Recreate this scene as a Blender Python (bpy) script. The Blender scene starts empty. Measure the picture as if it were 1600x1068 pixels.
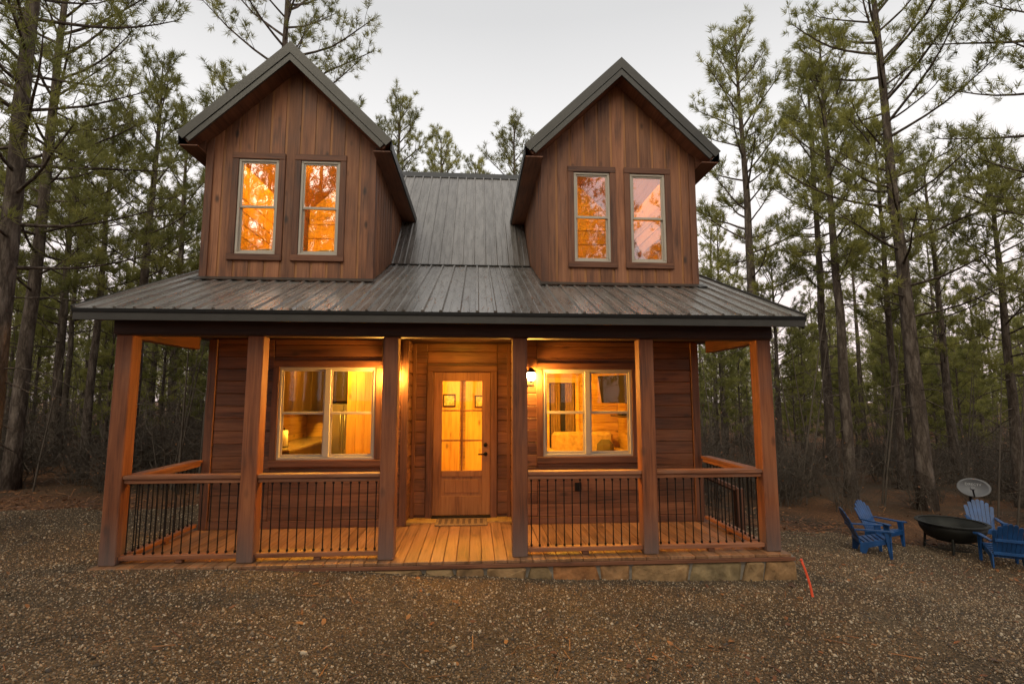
import bpy, math, random
import numpy as np
from mathutils import Vector, Matrix
D=bpy.data; scene=bpy.context.scene; COL=scene.collection
R=math.radians
# ------------------------------------------------------------------ camera, world, sun, exposure
CAM=np.array([0.199,-5.627,1.703]); YAW=-0.071; PITCH=0.108; F=793.4
cam=D.objects.new('camera',D.cameras.new('camera')); COL.objects.link(cam)
cam.location=CAM.tolist(); cam.rotation_euler=(math.pi/2+PITCH,0,YAW)
cam.data.sensor_width=36; cam.data.lens=F/1600*36; cam.data.clip_start=.05; cam.data.clip_end=2000
scene.camera=cam
SUN_EL,SUN_AZ=R(40),R(198)
w=D.worlds.new('World'); scene.world=w; w.use_nodes=True
def world():
    nt=w.node_tree; nt.nodes.clear(); N=nt.nodes.new; L=nt.links.new
    out=N('ShaderNodeOutputWorld')
    sky=N('ShaderNodeTexSky'); sky.sky_type='NISHITA'; sky.sun_disc=False
    sky.sun_elevation=SUN_EL; sky.sun_rotation=SUN_AZ; sky.air_density=1; sky.dust_density=.2; sky.ozone_density=1
    b1=N('ShaderNodeBackground'); b1.inputs[1].default_value=0.05
    hs=N('ShaderNodeHueSaturation'); hs.inputs['Saturation'].default_value=.18; mn=N('ShaderNodeVectorMath'); mn.operation='MINIMUM'; mn.inputs[1].default_value=(6,6,6); L(sky.outputs[0],mn.inputs[0]); L(mn.outputs[0],hs.inputs['Color'])   # cloud veils the glare round the sun; L(hs.outputs[0],b1.inputs[0])
    # even high cloud of a dusk sky, a little pinker and brighter towards the horizon
    tc=N('ShaderNodeTexCoord'); sp=N('ShaderNodeSeparateXYZ'); L(tc.outputs['Generated'],sp.inputs[0])
    ramp=N('ShaderNodeValToRGB'); L(sp.outputs[2],ramp.inputs[0])
    e=ramp.color_ramp.elements
    e[0].position=0; e[0].color=(.98,.78,.76,1)
    e[1].position=1; e[1].color=(.50,.505,.515,1)
    for p,c in((.22,(1,.91,.89,1)),(.42,(.90,.885,.88,1)),(.62,(.63,.63,.635,1))):
        q=e.new(p); q.color=c
    nz=N('ShaderNodeTexNoise'); nz.inputs['Scale'].default_value=1.3; nz.inputs['Detail'].default_value=3
    L(tc.outputs['Generated'],nz.inputs['Vector'])
    mr=N('ShaderNodeMapRange'); mr.inputs[3].default_value=.93; mr.inputs[4].default_value=1.07; L(nz.outputs[0],mr.inputs[0])
    mul=N('ShaderNodeMix'); mul.data_type='RGBA'; mul.blend_type='MULTIPLY'; mul.inputs[0].default_value=1
    L(ramp.outputs[0],mul.inputs[6]); L(mr.outputs[0],mul.inputs[7])
    b2=N('ShaderNodeBackground'); b2.inputs[1].default_value=.97; L(mul.outputs[2],b2.inputs[0])
    ad=N('ShaderNodeAddShader'); L(b1.outputs[0],ad.inputs[0]); L(b2.outputs[0],ad.inputs[1]); L(ad.outputs[0],out.inputs[0])
world()
sl=D.lights.new('sun','SUN'); sl.energy=1.5; sl.angle=R(50); sl.color=(1,.90,.69)
sun=D.objects.new('sun',sl); COL.objects.link(sun)
sun.rotation_euler=(math.pi/2-SUN_EL,0,R(-18))
scene.view_settings.view_transform='Standard'; scene.view_settings.look='None'
scene.view_settings.exposure=0.15; scene.view_settings.gamma=1
scene.render.engine='CYCLES'
scene.cycles.transparent_max_bounces=24; scene.cycles.max_bounces=8

# ------------------------------------------------------------------ pixel helpers (direction only; the distance comes from ground or a plane)
def ray(px,py):
    cy,sy=math.cos(YAW),math.sin(YAW); cp,s_=math.cos(PITCH),math.sin(PITCH)
    f=np.array([-sy*cp,cy*cp,s_]); r=np.array([cy,sy,0.]); u=np.cross(r,f)
    return f+r*(px-800)/F-u*(py-534)/F
def on_y(px,py,y):
    d=ray(px,py); return CAM+d*((y-CAM[1])/d[1])
def sstep(a,b,x):
    t=np.clip((x-a)/(b-a),0,1); return t*t*(3-2*t)
def gz(x,y):
    """ground height"""
    x=np.asarray(x,float); y=np.asarray(y,float)
    return (-.17-.15*np.tanh(x/2.5)-.42*sstep(3.6,7.6,x)-.25*sstep(8,20,x)-.35*sstep(6,30,y)
            +.02*np.sin(x*.9+y*.7)*sstep(4,9,np.abs(x))+.012*np.sin(x*2.1-y*1.7)*sstep(4,8,np.abs(x)))
def on_ground(px,py):
    d=ray(px,py); z=-.3
    for _ in range(30):
        p=CAM+d*((z-CAM[2])/d[2]); z=.5*z+.5*float(gz(p[0],p[1]))
    return p

# ------------------------------------------------------------------ object helpers
WL={}
def tag(o,label,cat,group=None,kind=None):
    if label:o['label']=label
    if cat:o['category']=cat
    if group:o['group']=group
    if kind:o['kind']=kind
    return o
def link(o,parent,wloc):
    COL.objects.link(o); WL[o.name]=Vector(wloc)
    if parent is not None:
        o.parent=parent; o.location=Vector(wloc)-WL[parent.name]
    else: o.location=wloc
def empty(name,loc=(0,0,0)):
    o=D.objects.new(name,None); o.empty_display_size=.2; link(o,None,loc); return o
def mesh(name,v,f,mats,smooth=False,mi=None):
    m=D.meshes.new(name); v=np.asarray(v,float)
    m.from_pydata(v.tolist(),[],[list(map(int,q)) for q in f])
    for k in(mats if isinstance(mats,(list,tuple)) else [mats]): m.materials.append(k)
    if mi is not None: m.polygons.foreach_set('material_index',np.asarray(mi,np.int32))
    if smooth: m.polygons.foreach_set('use_smooth',np.ones(len(m.polygons),bool))
    m.update(); return m
def fastmesh(name,v,tri,mats,mi=None,smooth=None):
    """v (n,3), tri (m,3)"""
    m=D.meshes.new(name); n=len(v); k=len(tri)
    m.vertices.add(n); m.vertices.foreach_set('co',np.asarray(v,np.float32).ravel())
    m.loops.add(3*k); m.loops.foreach_set('vertex_index',np.asarray(tri,np.int32).ravel())
    m.polygons.add(k); m.polygons.foreach_set('loop_start',np.arange(0,3*k,3,dtype=np.int32))
    for q in(mats if isinstance(mats,(list,tuple)) else [mats]): m.materials.append(q)
    if mi is not None: m.polygons.foreach_set('material_index',np.asarray(mi,np.int32))
    if smooth is not None: m.polygons.foreach_set('use_smooth',np.asarray(smooth,bool))
    m.update(calc_edges=True); m.validate(); return m
def obj(name,geo,mat,parent=None,smooth=False,mi=None):
    """one mesh object with its origin at the middle of its own geometry (world coordinates in)"""
    v=np.asarray(geo[0],float); c=(v.min(0)+v.max(0))/2
    o=D.objects.new(name,mesh(name,v-c,geo[1],mat,smooth,mi)); link(o,parent,c); return o
def share(name,me,loc,parent=None,rot=(0,0,0)):
    o=D.objects.new(name,me); link(o,parent,loc); o.rotation_euler=rot; return o
def join(*gs):
    V=[];Fc=[];n=0
    for v,f in gs:
        v=np.asarray(v,float); V.append(v); Fc+= [[i+n for i in q] for q in f]; n+=len(v)
    return np.concatenate(V),Fc
def box(x0,x1,y0,y1,z0,z1,b=0.0):
    if b<=0:
        v=[(x,y,z) for z in(z0,z1) for y in(y0,y1) for x in(x0,x1)]
        return np.array(v),[[0,2,3,1],[4,5,7,6],[0,1,5,4],[2,6,7,3],[0,4,6,2],[1,3,7,5]]
    b=min(b,(x1-x0)*.45,(y1-y0)*.45,(z1-z0)*.45)
    lo=(x0,y0,z0);hi=(x1,y1,z1); idx={};v=[]
    for s in[(a,c,d) for a in(0,1) for c in(0,1) for d in(0,1)]:
        for ax in range(3):
            p=[]
            for k in range(3):
                e=hi[k] if s[k] else lo[k]
                p.append(e if k==ax else (e-b if s[k] else e+b))
            idx[s,ax]=len(v); v.append(p)
    f=[]
    for ax in range(3):
        a,c=[k for k in range(3) if k!=ax]
        for s in(0,1):
            q=[]
            for (i,j) in((0,0),(1,0),(1,1),(0,1)):
                t=[0,0,0];t[ax]=s;t[a]=i;t[c]=j;q.append(idx[tuple(t),ax])
            f.append(q)
        for i in(0,1):
            for j in(0,1):
                t0=[0,0,0];t0[a]=i;t0[c]=j;t1=list(t0);t1[ax]=1
                f.append([idx[tuple(t0),a],idx[tuple(t1),a],idx[tuple(t1),c],idx[tuple(t0),c]])
    for s in[(a,c,d) for a in(0,1) for c in(0,1) for d in(0,1)]:
        f.append([idx[s,0],idx[s,1],idx[s,2]])
    v=np.array(v); c=v.mean(0); out=[]
    for q in f:
        p=v[q]; n=np.cross(p[1]-p[0],p[2]-p[0])
        out.append(q if n@(p.mean(0)-c)>0 else q[::-1])
    return v,out
def prism(poly,axis,a0,a1):
    """2d polygon extruded along axis 0/1/2; the polygon lives in the other two axes in order"""
    n=len(poly); v=[]
    for a in(a0,a1):
        for p in poly:
            q=list(p); q.insert(axis,a); v.append(q)
    f=[list(range(n)),list(range(2*n-1,n-1,-1))]+[[i,i+n,(i+1)%n+n,(i+1)%n] for i in range(n)]
    v=np.array(v,float); ct=v.mean(0)
    p=v[f[2]]; nn=np.cross(p[1]-p[0],p[2]-p[1])
    ar=sum(poly[i][0]*poly[(i+1)%n][1]-poly[(i+1)%n][0]*poly[i][1] for i in range(n))
    sgn=1 if ar>0 else -1
    if axis==1: sgn=-sgn
    if a1<a0: sgn=-sgn
    if sgn>0: f=[q[::-1] for q in f]
    return v,[q for q in f]
def tube(pts,rad,n=8,cap=True,jit=0,rng=None):
    pts=np.asarray(pts,float); k=len(pts); rad=np.broadcast_to(np.asarray(rad,float),(k,))
    t=np.gradient(pts,axis=0); t/=np.linalg.norm(t,axis=1)[:,None]+1e-9
    ref=np.array([1,0,0.]) if abs(t[0][0])<.8 else np.array([0,1.,0])
    v=[]
    for i in range(k):
        a=np.cross(t[i],ref); a/=np.linalg.norm(a)+1e-9; b=np.cross(t[i],a)
        an=np.arange(n)*2*math.pi/n
        rr=rad[i]*(1+(rng.uniform(-jit,jit,n) if jit else 0))
        v.append(pts[i]+(np.cos(an)*rr)[:,None]*a+(np.sin(an)*rr)[:,None]*b)
    f=[[i*n+j,i*n+(j+1)%n,(i+1)*n+(j+1)%n,(i+1)*n+j] for i in range(k-1) for j in range(n)]
    if cap: f+=[list(range(n))[::-1],list(range((k-1)*n,k*n))]
    return np.concatenate(v),f
def lathe(prof,n=24,c=(0,0,0),cap=True):
    v=[];k=len(prof)
    for r,z in prof:
        for j in range(n):
            a=2*math.pi*j/n; v.append((c[0]+r*math.cos(a),c[1]+r*math.sin(a),c[2]+z))
    f=[[i*n+j,i*n+(j+1)%n,(i+1)*n+(j+1)%n,(i+1)*n+j] for i in range(k-1) for j in range(n)]
    if cap: f+=[list(range(n))[::-1],list(range((k-1)*n,k*n))]
    return np.array(v),f
def rects_minus(x0,x1,z0,z1,holes):
    """rectangle minus rectangular holes as a list of rectangles"""
    xs=sorted({x0,x1}|{min(max(h[i],x0),x1) for h in holes for i in(0,1)}); out=[]
    for a,b in zip(xs,xs[1:]):
        if b-a<1e-6: continue
        m=(a+b)/2; cuts=sorted([(max(h[2],z0),min(h[3],z1)) for h in holes if h[0]<m<h[1] and h[3]>z0 and h[2]<z1])
        z=z0
        for c0,c1 in cuts:
            if c0-z>1e-4: out.append((a,b,z,c0))
            z=max(z,c1)
        if z1-z>1e-4: out.append((a,b,z,z1))
    return out

# ------------------------------------------------------------------ materials
def mat(name):
    m=D.materials.new(name); m.use_nodes=True; nt=m.node_tree; nt.nodes.clear()
    out=nt.nodes.new('ShaderNodeOutputMaterial'); b=nt.nodes.new('ShaderNodeBsdfPrincipled')
    nt.links.new(b.outputs[0],out.inputs[0])
    return m,nt,b,out
def plain(name,col,rough=.5,metal=0,noise=0.0,ns=30,bump=0,bs=60):
    m,nt,b,o=mat(name); b.inputs['Roughness'].default_value=rough; b.inputs['Metallic'].default_value=metal
    b.inputs['Base Color'].default_value=(*col,1)
    N=nt.nodes.new; L=nt.links.new
    if noise or bump:
        tc=N('ShaderNodeTexCoord')
    if noise:
        n=N('ShaderNodeTexNoise'); n.inputs['Scale'].default_value=ns; n.inputs['Detail'].default_value=5; L(tc.outputs['Object'],n.inputs['Vector'])
        mr=N('ShaderNodeMapRange'); mr.inputs[1].default_value=.3; mr.inputs[2].default_value=.7; mr.inputs[3].default_value=1-noise; mr.inputs[4].default_value=1+noise; L(n.outputs[0],mr.inputs[0])
        mx=N('ShaderNodeMix'); mx.data_type='RGBA'; mx.blend_type='MULTIPLY'; mx.inputs[0].default_value=1
        mx.inputs[6].default_value=(*col,1); L(mr.outputs[0],mx.inputs[7]); L(mx.outputs[2],b.inputs['Base Color'])
    if bump:
        n=N('ShaderNodeTexNoise'); n.inputs['Scale'].default_value=bs; n.inputs['Detail'].default_value=4; L(tc.outputs['Object'],n.inputs['Vector'])
        bp=N('ShaderNodeBump'); bp.inputs['Strength'].default_value=bump; bp.inputs['Distance'].default_value=.01; L(n.outputs[0],bp.inputs['Height']); L(bp.outputs[0],b.inputs['Normal'])
    return m
def wood(name,dark,mid,light,axis,var=.25,rough=.6,knots=.5,streak=1.0,weather=0.0,foot_shade=None):
    """stained timber, grain along axis; every board shifts and tints by its own random value"""
    m,nt,b,o=mat(name); N=nt.nodes.new; L=nt.links.new
    tc=N('ShaderNodeTexCoord'); oi=N('ShaderNodeObjectInfo')
    sh=N('ShaderNodeVectorMath'); sh.operation='SCALE'; sh.inputs[0].default_value=(71,53,37); L(oi.outputs['Random'],sh.inputs['Scale'])
    ad=N('ShaderNodeVectorMath'); ad.operation='ADD'; L(tc.outputs['Object'],ad.inputs[0]); L(sh.outputs[0],ad.inputs[1])
    def mp(a,c):
        q=N('ShaderNodeMapping'); s=[c,c,c]; s[axis]=a; q.inputs['Scale'].default_value=s; L(ad.outputs[0],q.inputs[0]); return q
    n1=N('ShaderNodeTexNoise'); n1.inputs['Scale'].default_value=1; n1.inputs['Detail'].default_value=6; n1.inputs['Roughness'].default_value=.65; n1.inputs['Distortion'].default_value=.6
    L(mp(1.6*streak,34).outputs[0],n1.inputs['Vector'])
    n2=N('ShaderNodeTexNoise'); n2.inputs['Scale'].default_value=1; n2.inputs['Detail'].default_value=4; L(mp(1.1,5).outputs[0],n2.inputs['Vector'])
    ramp=N('ShaderNodeValToRGB'); e=ramp.color_ramp.elements
    e[0].position=.36; e[0].color=(*dark,1); e[1].position=.64; e[1].color=(*light,1); q=e.new(.49); q.color=(*mid,1)
    mixf=N('ShaderNodeMix'); mixf.inputs[0].default_value=.45; L(n1.outputs[0],mixf.inputs[2]); L(n2.outputs[0],mixf.inputs[3])
    L(mixf.outputs[0],ramp.inputs[0])
    # knots
    vo=N('ShaderNodeTexVoronoi'); vo.inputs['Scale'].default_value=1; vo.inputs['Randomness'].default_value=1; L(mp(2.2,4.6).outputs[0],vo.inputs['Vector'])
    kr=N('ShaderNodeMapRange'); kr.inputs[1].default_value=.06; kr.inputs[2].default_value=.17; kr.inputs[3].default_value=1-knots; kr.inputs[4].default_value=1; L(vo.outputs['Distance'],kr.inputs[0])
    vr=N('ShaderNodeMapRange'); vr.inputs[3].default_value=1-var; vr.inputs[4].default_value=1+var; L(oi.outputs['Random'],vr.inputs[0])
    mm=N('ShaderNodeMath'); mm.operation='MULTIPLY'; L(kr.outputs[0],mm.inputs[0]); L(vr.outputs[0],mm.inputs[1])
    mx=N('ShaderNodeMix'); mx.data_type='RGBA'; mx.blend_type='MULTIPLY'; mx.inputs[0].default_value=1
    L(ramp.outputs[0],mx.inputs[6]); L(mm.outputs[0],mx.inputs[7]); colout=mx.outputs[2]
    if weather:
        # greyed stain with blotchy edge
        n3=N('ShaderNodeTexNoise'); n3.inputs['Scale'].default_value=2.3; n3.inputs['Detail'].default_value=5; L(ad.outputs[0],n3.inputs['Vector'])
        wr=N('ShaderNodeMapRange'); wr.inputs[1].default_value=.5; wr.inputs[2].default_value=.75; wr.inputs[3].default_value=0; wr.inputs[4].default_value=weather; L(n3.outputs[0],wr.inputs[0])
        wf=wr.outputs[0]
        if foot_shade:  # painted shade: timber greys towards its foot over this height range
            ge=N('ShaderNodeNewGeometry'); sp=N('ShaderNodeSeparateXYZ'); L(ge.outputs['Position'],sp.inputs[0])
            zr=N('ShaderNodeMapRange'); zr.inputs[1].default_value=foot_shade[0]; zr.inputs[2].default_value=foot_shade[1]; zr.inputs[3].default_value=.75; zr.inputs[4].default_value=0; L(sp.outputs[2],zr.inputs[0])
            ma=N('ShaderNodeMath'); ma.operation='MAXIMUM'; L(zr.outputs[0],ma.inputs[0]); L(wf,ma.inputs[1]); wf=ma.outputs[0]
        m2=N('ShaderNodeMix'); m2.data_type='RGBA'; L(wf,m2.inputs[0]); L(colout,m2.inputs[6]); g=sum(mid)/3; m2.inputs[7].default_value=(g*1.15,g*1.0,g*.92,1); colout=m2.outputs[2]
    L(colout,b.inputs['Base Color'])
    rr=N('ShaderNodeMapRange'); rr.inputs[3].default_value=rough-.12; rr.inputs[4].default_value=rough+.15; L(n2.outputs[0],rr.inputs[0]); L(rr.outputs[0],b.inputs['Roughness'])
    bp=N('ShaderNodeBump'); bp.inputs['Strength'].default_value=.35; bp.inputs['Distance'].default_value=.004; L(n1.outputs[0],bp.inputs['Height']); L(bp.outputs[0],b.inputs['Normal'])
    return m
def emit(name,col,s):
    m,nt,b,o=mat(name); b.inputs['Base Color'].default_value=(*col,1); b.inputs['Emission Color'].default_value=(*col,1); b.inputs['Emission Strength'].default_value=s
    return m
def glass(name,refl,tint=(1,1,1)):
    m,nt,b,o=mat(name); N=nt.nodes.new; L=nt.links.new; nt.nodes.remove(b)
    t=N('ShaderNodeBsdfTransparent'); t.inputs[0].default_value=(*tint,1)
    g=N('ShaderNodeBsdfGlossy'); g.inputs['Roughness'].default_value=.012; g.inputs[0].default_value=(.95,.97,1,1)
    nz=N('ShaderNodeTexNoise'); nz.inputs['Scale'].default_value=2.2; tc=N('ShaderNodeTexCoord'); L(tc.outputs['Object'],nz.inputs['Vector'])
    bp=N('ShaderNodeBump'); bp.inputs['Strength'].default_value=.05; bp.inputs['Distance'].default_value=.02; L(nz.outputs[0],bp.inputs['Height']); L(bp.outputs[0],g.inputs['Normal'])
    fr=N('ShaderNodeFresnel'); fr.inputs[0].default_value=1.35
    ad=N('ShaderNodeMath'); ad.operation='ADD'; ad.use_clamp=True; ad.inputs[1].default_value=refl; L(fr.outputs[0],ad.inputs[0])
    mx=N('ShaderNodeMixShader'); L(ad.outputs[0],mx.inputs[0]); L(t.outputs[0],mx.inputs[1]); L(g.outputs[0],mx.inputs[2]); L(mx.outputs[0],o.inputs[0])
    return m
BR=dict(dark=(.06,.021,.008),mid=(.165,.061,.024),light=(.25,.10,.042))
M={}
M['dormer']=wood('dormer_siding',(.085,.029,.011),(.235,.088,.036),(.36,.152,.068),2,var=.3,weather=.14,knots=.75)
M['channel']=wood('siding_channel',(.17,.065,.02),(.36,.15,.05),(.46,.20,.07),2,var=.15,knots=.3)
M['log']=wood('log_siding',axis=0,var=.3,rough=.5,weather=.25,**BR)
M['log_side']=wood('log_siding_side',axis=1,var=.3,rough=.5,weather=.25,**BR)
M['trim_z']=wood('trim_vertical',(.058,.020,.009),(.15,.055,.024),(.21,.085,.04),2,var=.15,knots=.3)
M['trim_x']=wood('trim_horizontal',(.058,.020,.009),(.15,.055,.024),(.21,.085,.04),0,var=.15,knots=.3)
M['trim_y']=wood('trim_depth',(.058,.020,.009),(.15,.055,.024),(.21,.085,.04),1,var=.15,knots=.3)
M['post']=wood('post_timber',(.10,.028,.008),(.225,.066,.020),(.31,.105,.036),2,var=.12,knots=.5,weather=.2,foot_shade=(-.02,.55))  # shade round the post feet is painted into the wood colour
M['beam']=wood('beam_timber',(.022,.008,.004),(.05,.019,.009),(.075,.03,.015),0,var=.1)  # stain darkened so the colour carries the shade under the eave
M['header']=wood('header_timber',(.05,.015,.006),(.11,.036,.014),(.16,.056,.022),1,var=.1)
M['rail_x']=wood('rail_timber_x',(.13,.042,.016),(.26,.095,.038),(.36,.15,.07),0,var=.15,knots=.3,weather=.3)
M['rail_y']=wood('rail_timber_y',(.13,.042,.016),(.26,.095,.038),(.36,.15,.07),1,var=.15,knots=.3,weather=.3)
M['deck']=wood('deck_boards',(.12,.055,.022),(.24,.115,.05),(.34,.175,.085),1,var=.2,rough=.5,knots=.35,weather=.2)
M['door']=wood('door_timber',(.17,.062,.018),(.33,.13,.038),(.42,.18,.058),2,var=.08,rough=.42,knots=.1)
M['pine_x']=wood('pine_boards_x',(.38,.20,.05),(.55,.32,.085),(.62,.39,.11),0,var=.14,rough=.5,knots=.55)
M['pine_z']=wood('pine_boards_z',(.38,.20,.05),(.55,.32,.085),(.62,.39,.11),2,var=.14,rough=.5,knots=.55)
M['pine_y']=wood('pine_boards_y',(.38,.20,.05),(.55,.32,.085),(.62,.39,.11),1,var=.14,rough=.5,knots=.55)
M['cab']=wood('cabinet_wood',(.018,.009,.004),(.034,.018,.008),(.055,.03,.013),2,var=.12,rough=.4,knots=0)
M['almond']=plain('window_vinyl',(.46,.40,.32),.45,noise=.05,ns=6)
M['glass_up']=glass('window_glass_coated',.14)
M['glass']=glass('window_glass',.0)
M['black']=plain('black_metal',(.012,.011,.010),.45,.6)
M['bronze']=plain('bronze_trim_metal',(.062,.058,.051),.42,.35,noise=.12,ns=3)
M['steel']=plain('brushed_steel',(.36,.36,.36),.35,.9)
M['orange']=plain('orange_plastic',(.85,.10,.035),.5)
def roofmat():
    m,nt,b,o=mat('roof_metal'); N=nt.nodes.new; L=nt.links.new
    tc=N('ShaderNodeTexCoord'); oi=N('ShaderNodeObjectInfo'); ge=N('ShaderNodeNewGeometry')
    mp=N('ShaderNodeMapping'); mp.inputs['Scale'].default_value=(9,1.1,1.1); L(ge.outputs['Position'],mp.inputs[0])
    n=N('ShaderNodeTexNoise'); n.inputs['Scale'].default_value=2; n.inputs['Detail'].default_value=6; L(mp.outputs[0],n.inputs['Vector'])
    ramp=N('ShaderNodeValToRGB'); e=ramp.color_ramp.elements; e[0].position=.3; e[0].color=(.235,.214,.192,1); e[1].position=.72; e[1].color=(.355,.328,.30,1); L(n.outputs[0],ramp.inputs[0])
    vr=N('ShaderNodeMapRange'); vr.inputs[3].default_value=.86; vr.inputs[4].default_value=1.12; L(oi.outputs['Random'],vr.inputs[0])
    mx=N('ShaderNodeMix'); mx.data_type='RGBA'; mx.blend_type='MULTIPLY'; mx.inputs[0].default_value=1; L(ramp.outputs[0],mx.inputs[6]); L(vr.outputs[0],mx.inputs[7]); L(mx.outputs[2],b.inputs['Base Color'])
    b.inputs['Metallic'].default_value=.55; b.inputs['Specular IOR Level'].default_value=.6
    rr=N('ShaderNodeMapRange'); rr.inputs[3].default_value=.16; rr.inputs[4].default_value=.40; L(n.outputs[0],rr.inputs[0]); L(rr.outputs[0],b.inputs['Roughness'])
    n2=N('ShaderNodeTexNoise'); n2.inputs['Scale'].default_value=3; L(ge.outputs['Position'],n2.inputs['Vector'])
    bp=N('ShaderNodeBump'); bp.inputs['Strength'].default_value=.12; bp.inputs['Distance'].default_value=.02; L(n2.outputs[0],bp.inputs['Height']); L(bp.outputs[0],b.inputs['Normal'])
    return m
M['roof']=roofmat()
def stonemat():
    m,nt,b,o=mat('sandstone'); N=nt.nodes.new; L=nt.links.new
    tc=N('ShaderNodeTexCoord'); oi=N('ShaderNodeObjectInfo')
    n=N('ShaderNodeTexNoise'); n.inputs['Scale'].default_value=7; n.inputs['Detail'].default_value=8; n.noise_dimensions='4D'
    sc=N('ShaderNodeMath'); sc.operation='MULTIPLY'; sc.inputs[1].default_value=40; L(oi.outputs['Random'],sc.inputs[0]); L(sc.outputs[0],n.inputs['W']); L(tc.outputs['Object'],n.inputs['Vector'])
    r1=N('ShaderNodeValToRGB'); e=r1.color_ramp.elements; e[0].position=.3;e[0].color=(.10,.066,.033,1);e[1].position=.7;e[1].color=(.38,.26,.14,1); L(n.outputs[0],r1.inputs[0])
    r2=N('ShaderNodeValToRGB'); e=r2.color_ramp.elements; e[0].position=.0;e[0].color=(1.25,.72,.4,1);e[1].position=1;e[1].color=(.9,.95,.85,1); q=e.new(.5); q.color=(1.15,1,.8,1); L(oi.outputs['Random'],r2.inputs[0])
    mx=N('ShaderNodeMix'); mx.data_type='RGBA'; mx.blend_type='MULTIPLY'; mx.inputs[0].default_value=1; L(r1.outputs[0],mx.inputs[6]); L(r2.outputs[0],mx.inputs[7]); L(mx.outputs[2],b.inputs['Base Color'])
    b.inputs['Roughness'].default_value=.85
    bp=N('ShaderNodeBump'); bp.inputs['Strength'].default_value=1; bp.inputs['Distance'].default_value=.06; L(n.outputs[0],bp.inputs['Height']); L(bp.outputs[0],b.inputs['Normal'])
    return m
M['stone']=stonemat()
M['mortar']=plain('mortar',(.23,.20,.16),.9,noise=.2,ns=25,bump=.5,bs=90)
def groundmat(name,cols,vs,ns,bump,patch=None):
    m,nt,b,o=mat(name); N=nt.nodes.new; L=nt.links.new
    ge=N('ShaderNodeNewGeometry')
    vo=N('ShaderNodeTexVoronoi'); vo.inputs['Scale'].default_value=vs; L(ge.outputs['Position'],vo.inputs['Vector'])
    r=N('ShaderNodeValToRGB'); e=r.color_ramp.elements; e[0].position=0;e[0].color=(*cols[0],1);e[1].position=1;e[1].color=(*cols[-1],1)
    for i,c in enumerate(cols[1:-1]): q=e.new((i+1)/(len(cols)-1)); q.color=(*c,1)
    sp=N('ShaderNodeSeparateColor'); L(vo.outputs['Color'],sp.inputs[0]); L(sp.outputs[0],r.inputs[0])
    n=N('ShaderNodeTexNoise'); n.inputs['Scale'].default_value=ns; n.inputs['Detail'].default_value=7; L(ge.outputs['Position'],n.inputs['Vector'])
    mr=N('ShaderNodeMapRange'); mr.inputs[1].default_value=.3;mr.inputs[2].default_value=.7;mr.inputs[3].default_value=.6; mr.inputs[4].default_value=1.35; L(n.outputs[0],mr.inputs[0])
    mx=N('ShaderNodeMix'); mx.data_type='RGBA'; mx.blend_type='MULTIPLY'; mx.inputs[0].default_value=1; L(r.outputs[0],mx.inputs[6]); L(mr.outputs[0],mx.inputs[7]); c=mx.outputs[2]
    if patch:
        n3=N('ShaderNodeTexNoise'); n3.inputs['Scale'].default_value=patch[1]; n3.inputs['Detail'].default_value=5; L(ge.outputs['Position'],n3.inputs['Vector'])
        pr=N('ShaderNodeMapRange'); pr.inputs[1].default_value=.48; pr.inputs[2].default_value=.66; pr.inputs[4].default_value=patch[2]; L(n3.outputs[0],pr.inputs[0])
        m2=N('ShaderNodeMix'); m2.data_type='RGBA'; L(pr.outputs[0],m2.inputs[0]); L(c,m2.inputs[6]); m2.inputs[7].default_value=(*patch[0],1); c=m2.outputs[2]
    L(c,b.inputs['Base Color']); b.inputs['Roughness'].default_value=.9; b.inputs['Specular IOR Level'].default_value=.25
    bp=N('ShaderNodeBump'); bp.inputs['Strength'].default_value=bump; bp.inputs['Distance'].default_value=.02; L(vo.outputs['Distance'],bp.inputs['Height']); L(bp.outputs[0],b.inputs['Normal'])
    return m
M['gravel']=groundmat('gravel_bed',[(.05,.034,.019),(.14,.095,.053),(.075,.054,.033),(.22,.152,.09),(.055,.038,.02),(.16,.105,.053)],70,1.1,.9,patch=((.10,.062,.034),.8,.6))
M['straw']=groundmat('forest_floor',[(.10,.045,.02),(.17,.075,.03),(.07,.036,.018),(.21,.095,.038)],38,.9,.8,patch=((.045,.034,.02),.35,.8))
def varmat(name,cols,rough=.8,coarse=None):
    """colour picked by each instance's random value"""
    m,nt,b,o=mat(name); N=nt.nodes.new; L=nt.links.new
    oi=N('ShaderNodeObjectInfo'); r=N('ShaderNodeValToRGB'); r.color_ramp.interpolation='CONSTANT' if coarse else 'LINEAR'
    e=r.color_ramp.elements; e[0].position=0;e[0].color=(*cols[0],1); e[1].position=1 if not coarse else (len(cols)-1)/len(cols); e[1].color=(*cols[-1],1)
    for i,c in enumerate(cols[1:-1]):
        q=e.new((i+1)/(len(cols) if coarse else len(cols)-1)); q.color=(*c,1)
    L(oi.outputs['Random'],r.inputs[0]); L(r.outputs[0],b.inputs['Base Color']); b.inputs['Roughness'].default_value=rough
    return m
M['pebble']=varmat('pebbles',[(.07,.048,.028),(.22,.145,.08),(.12,.088,.057),(.29,.20,.113),(.18,.10,.047),(.07,.055,.042),(.23,.165,.105),(.37,.27,.165),(.13,.078,.041),(.50,.40,.28)],.75,True)
M['leaf']=varmat('dead_leaves',[(.24,.09,.03),(.15,.06,.025),(.30,.13,.045),(.11,.055,.03)],.7,True)
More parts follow.
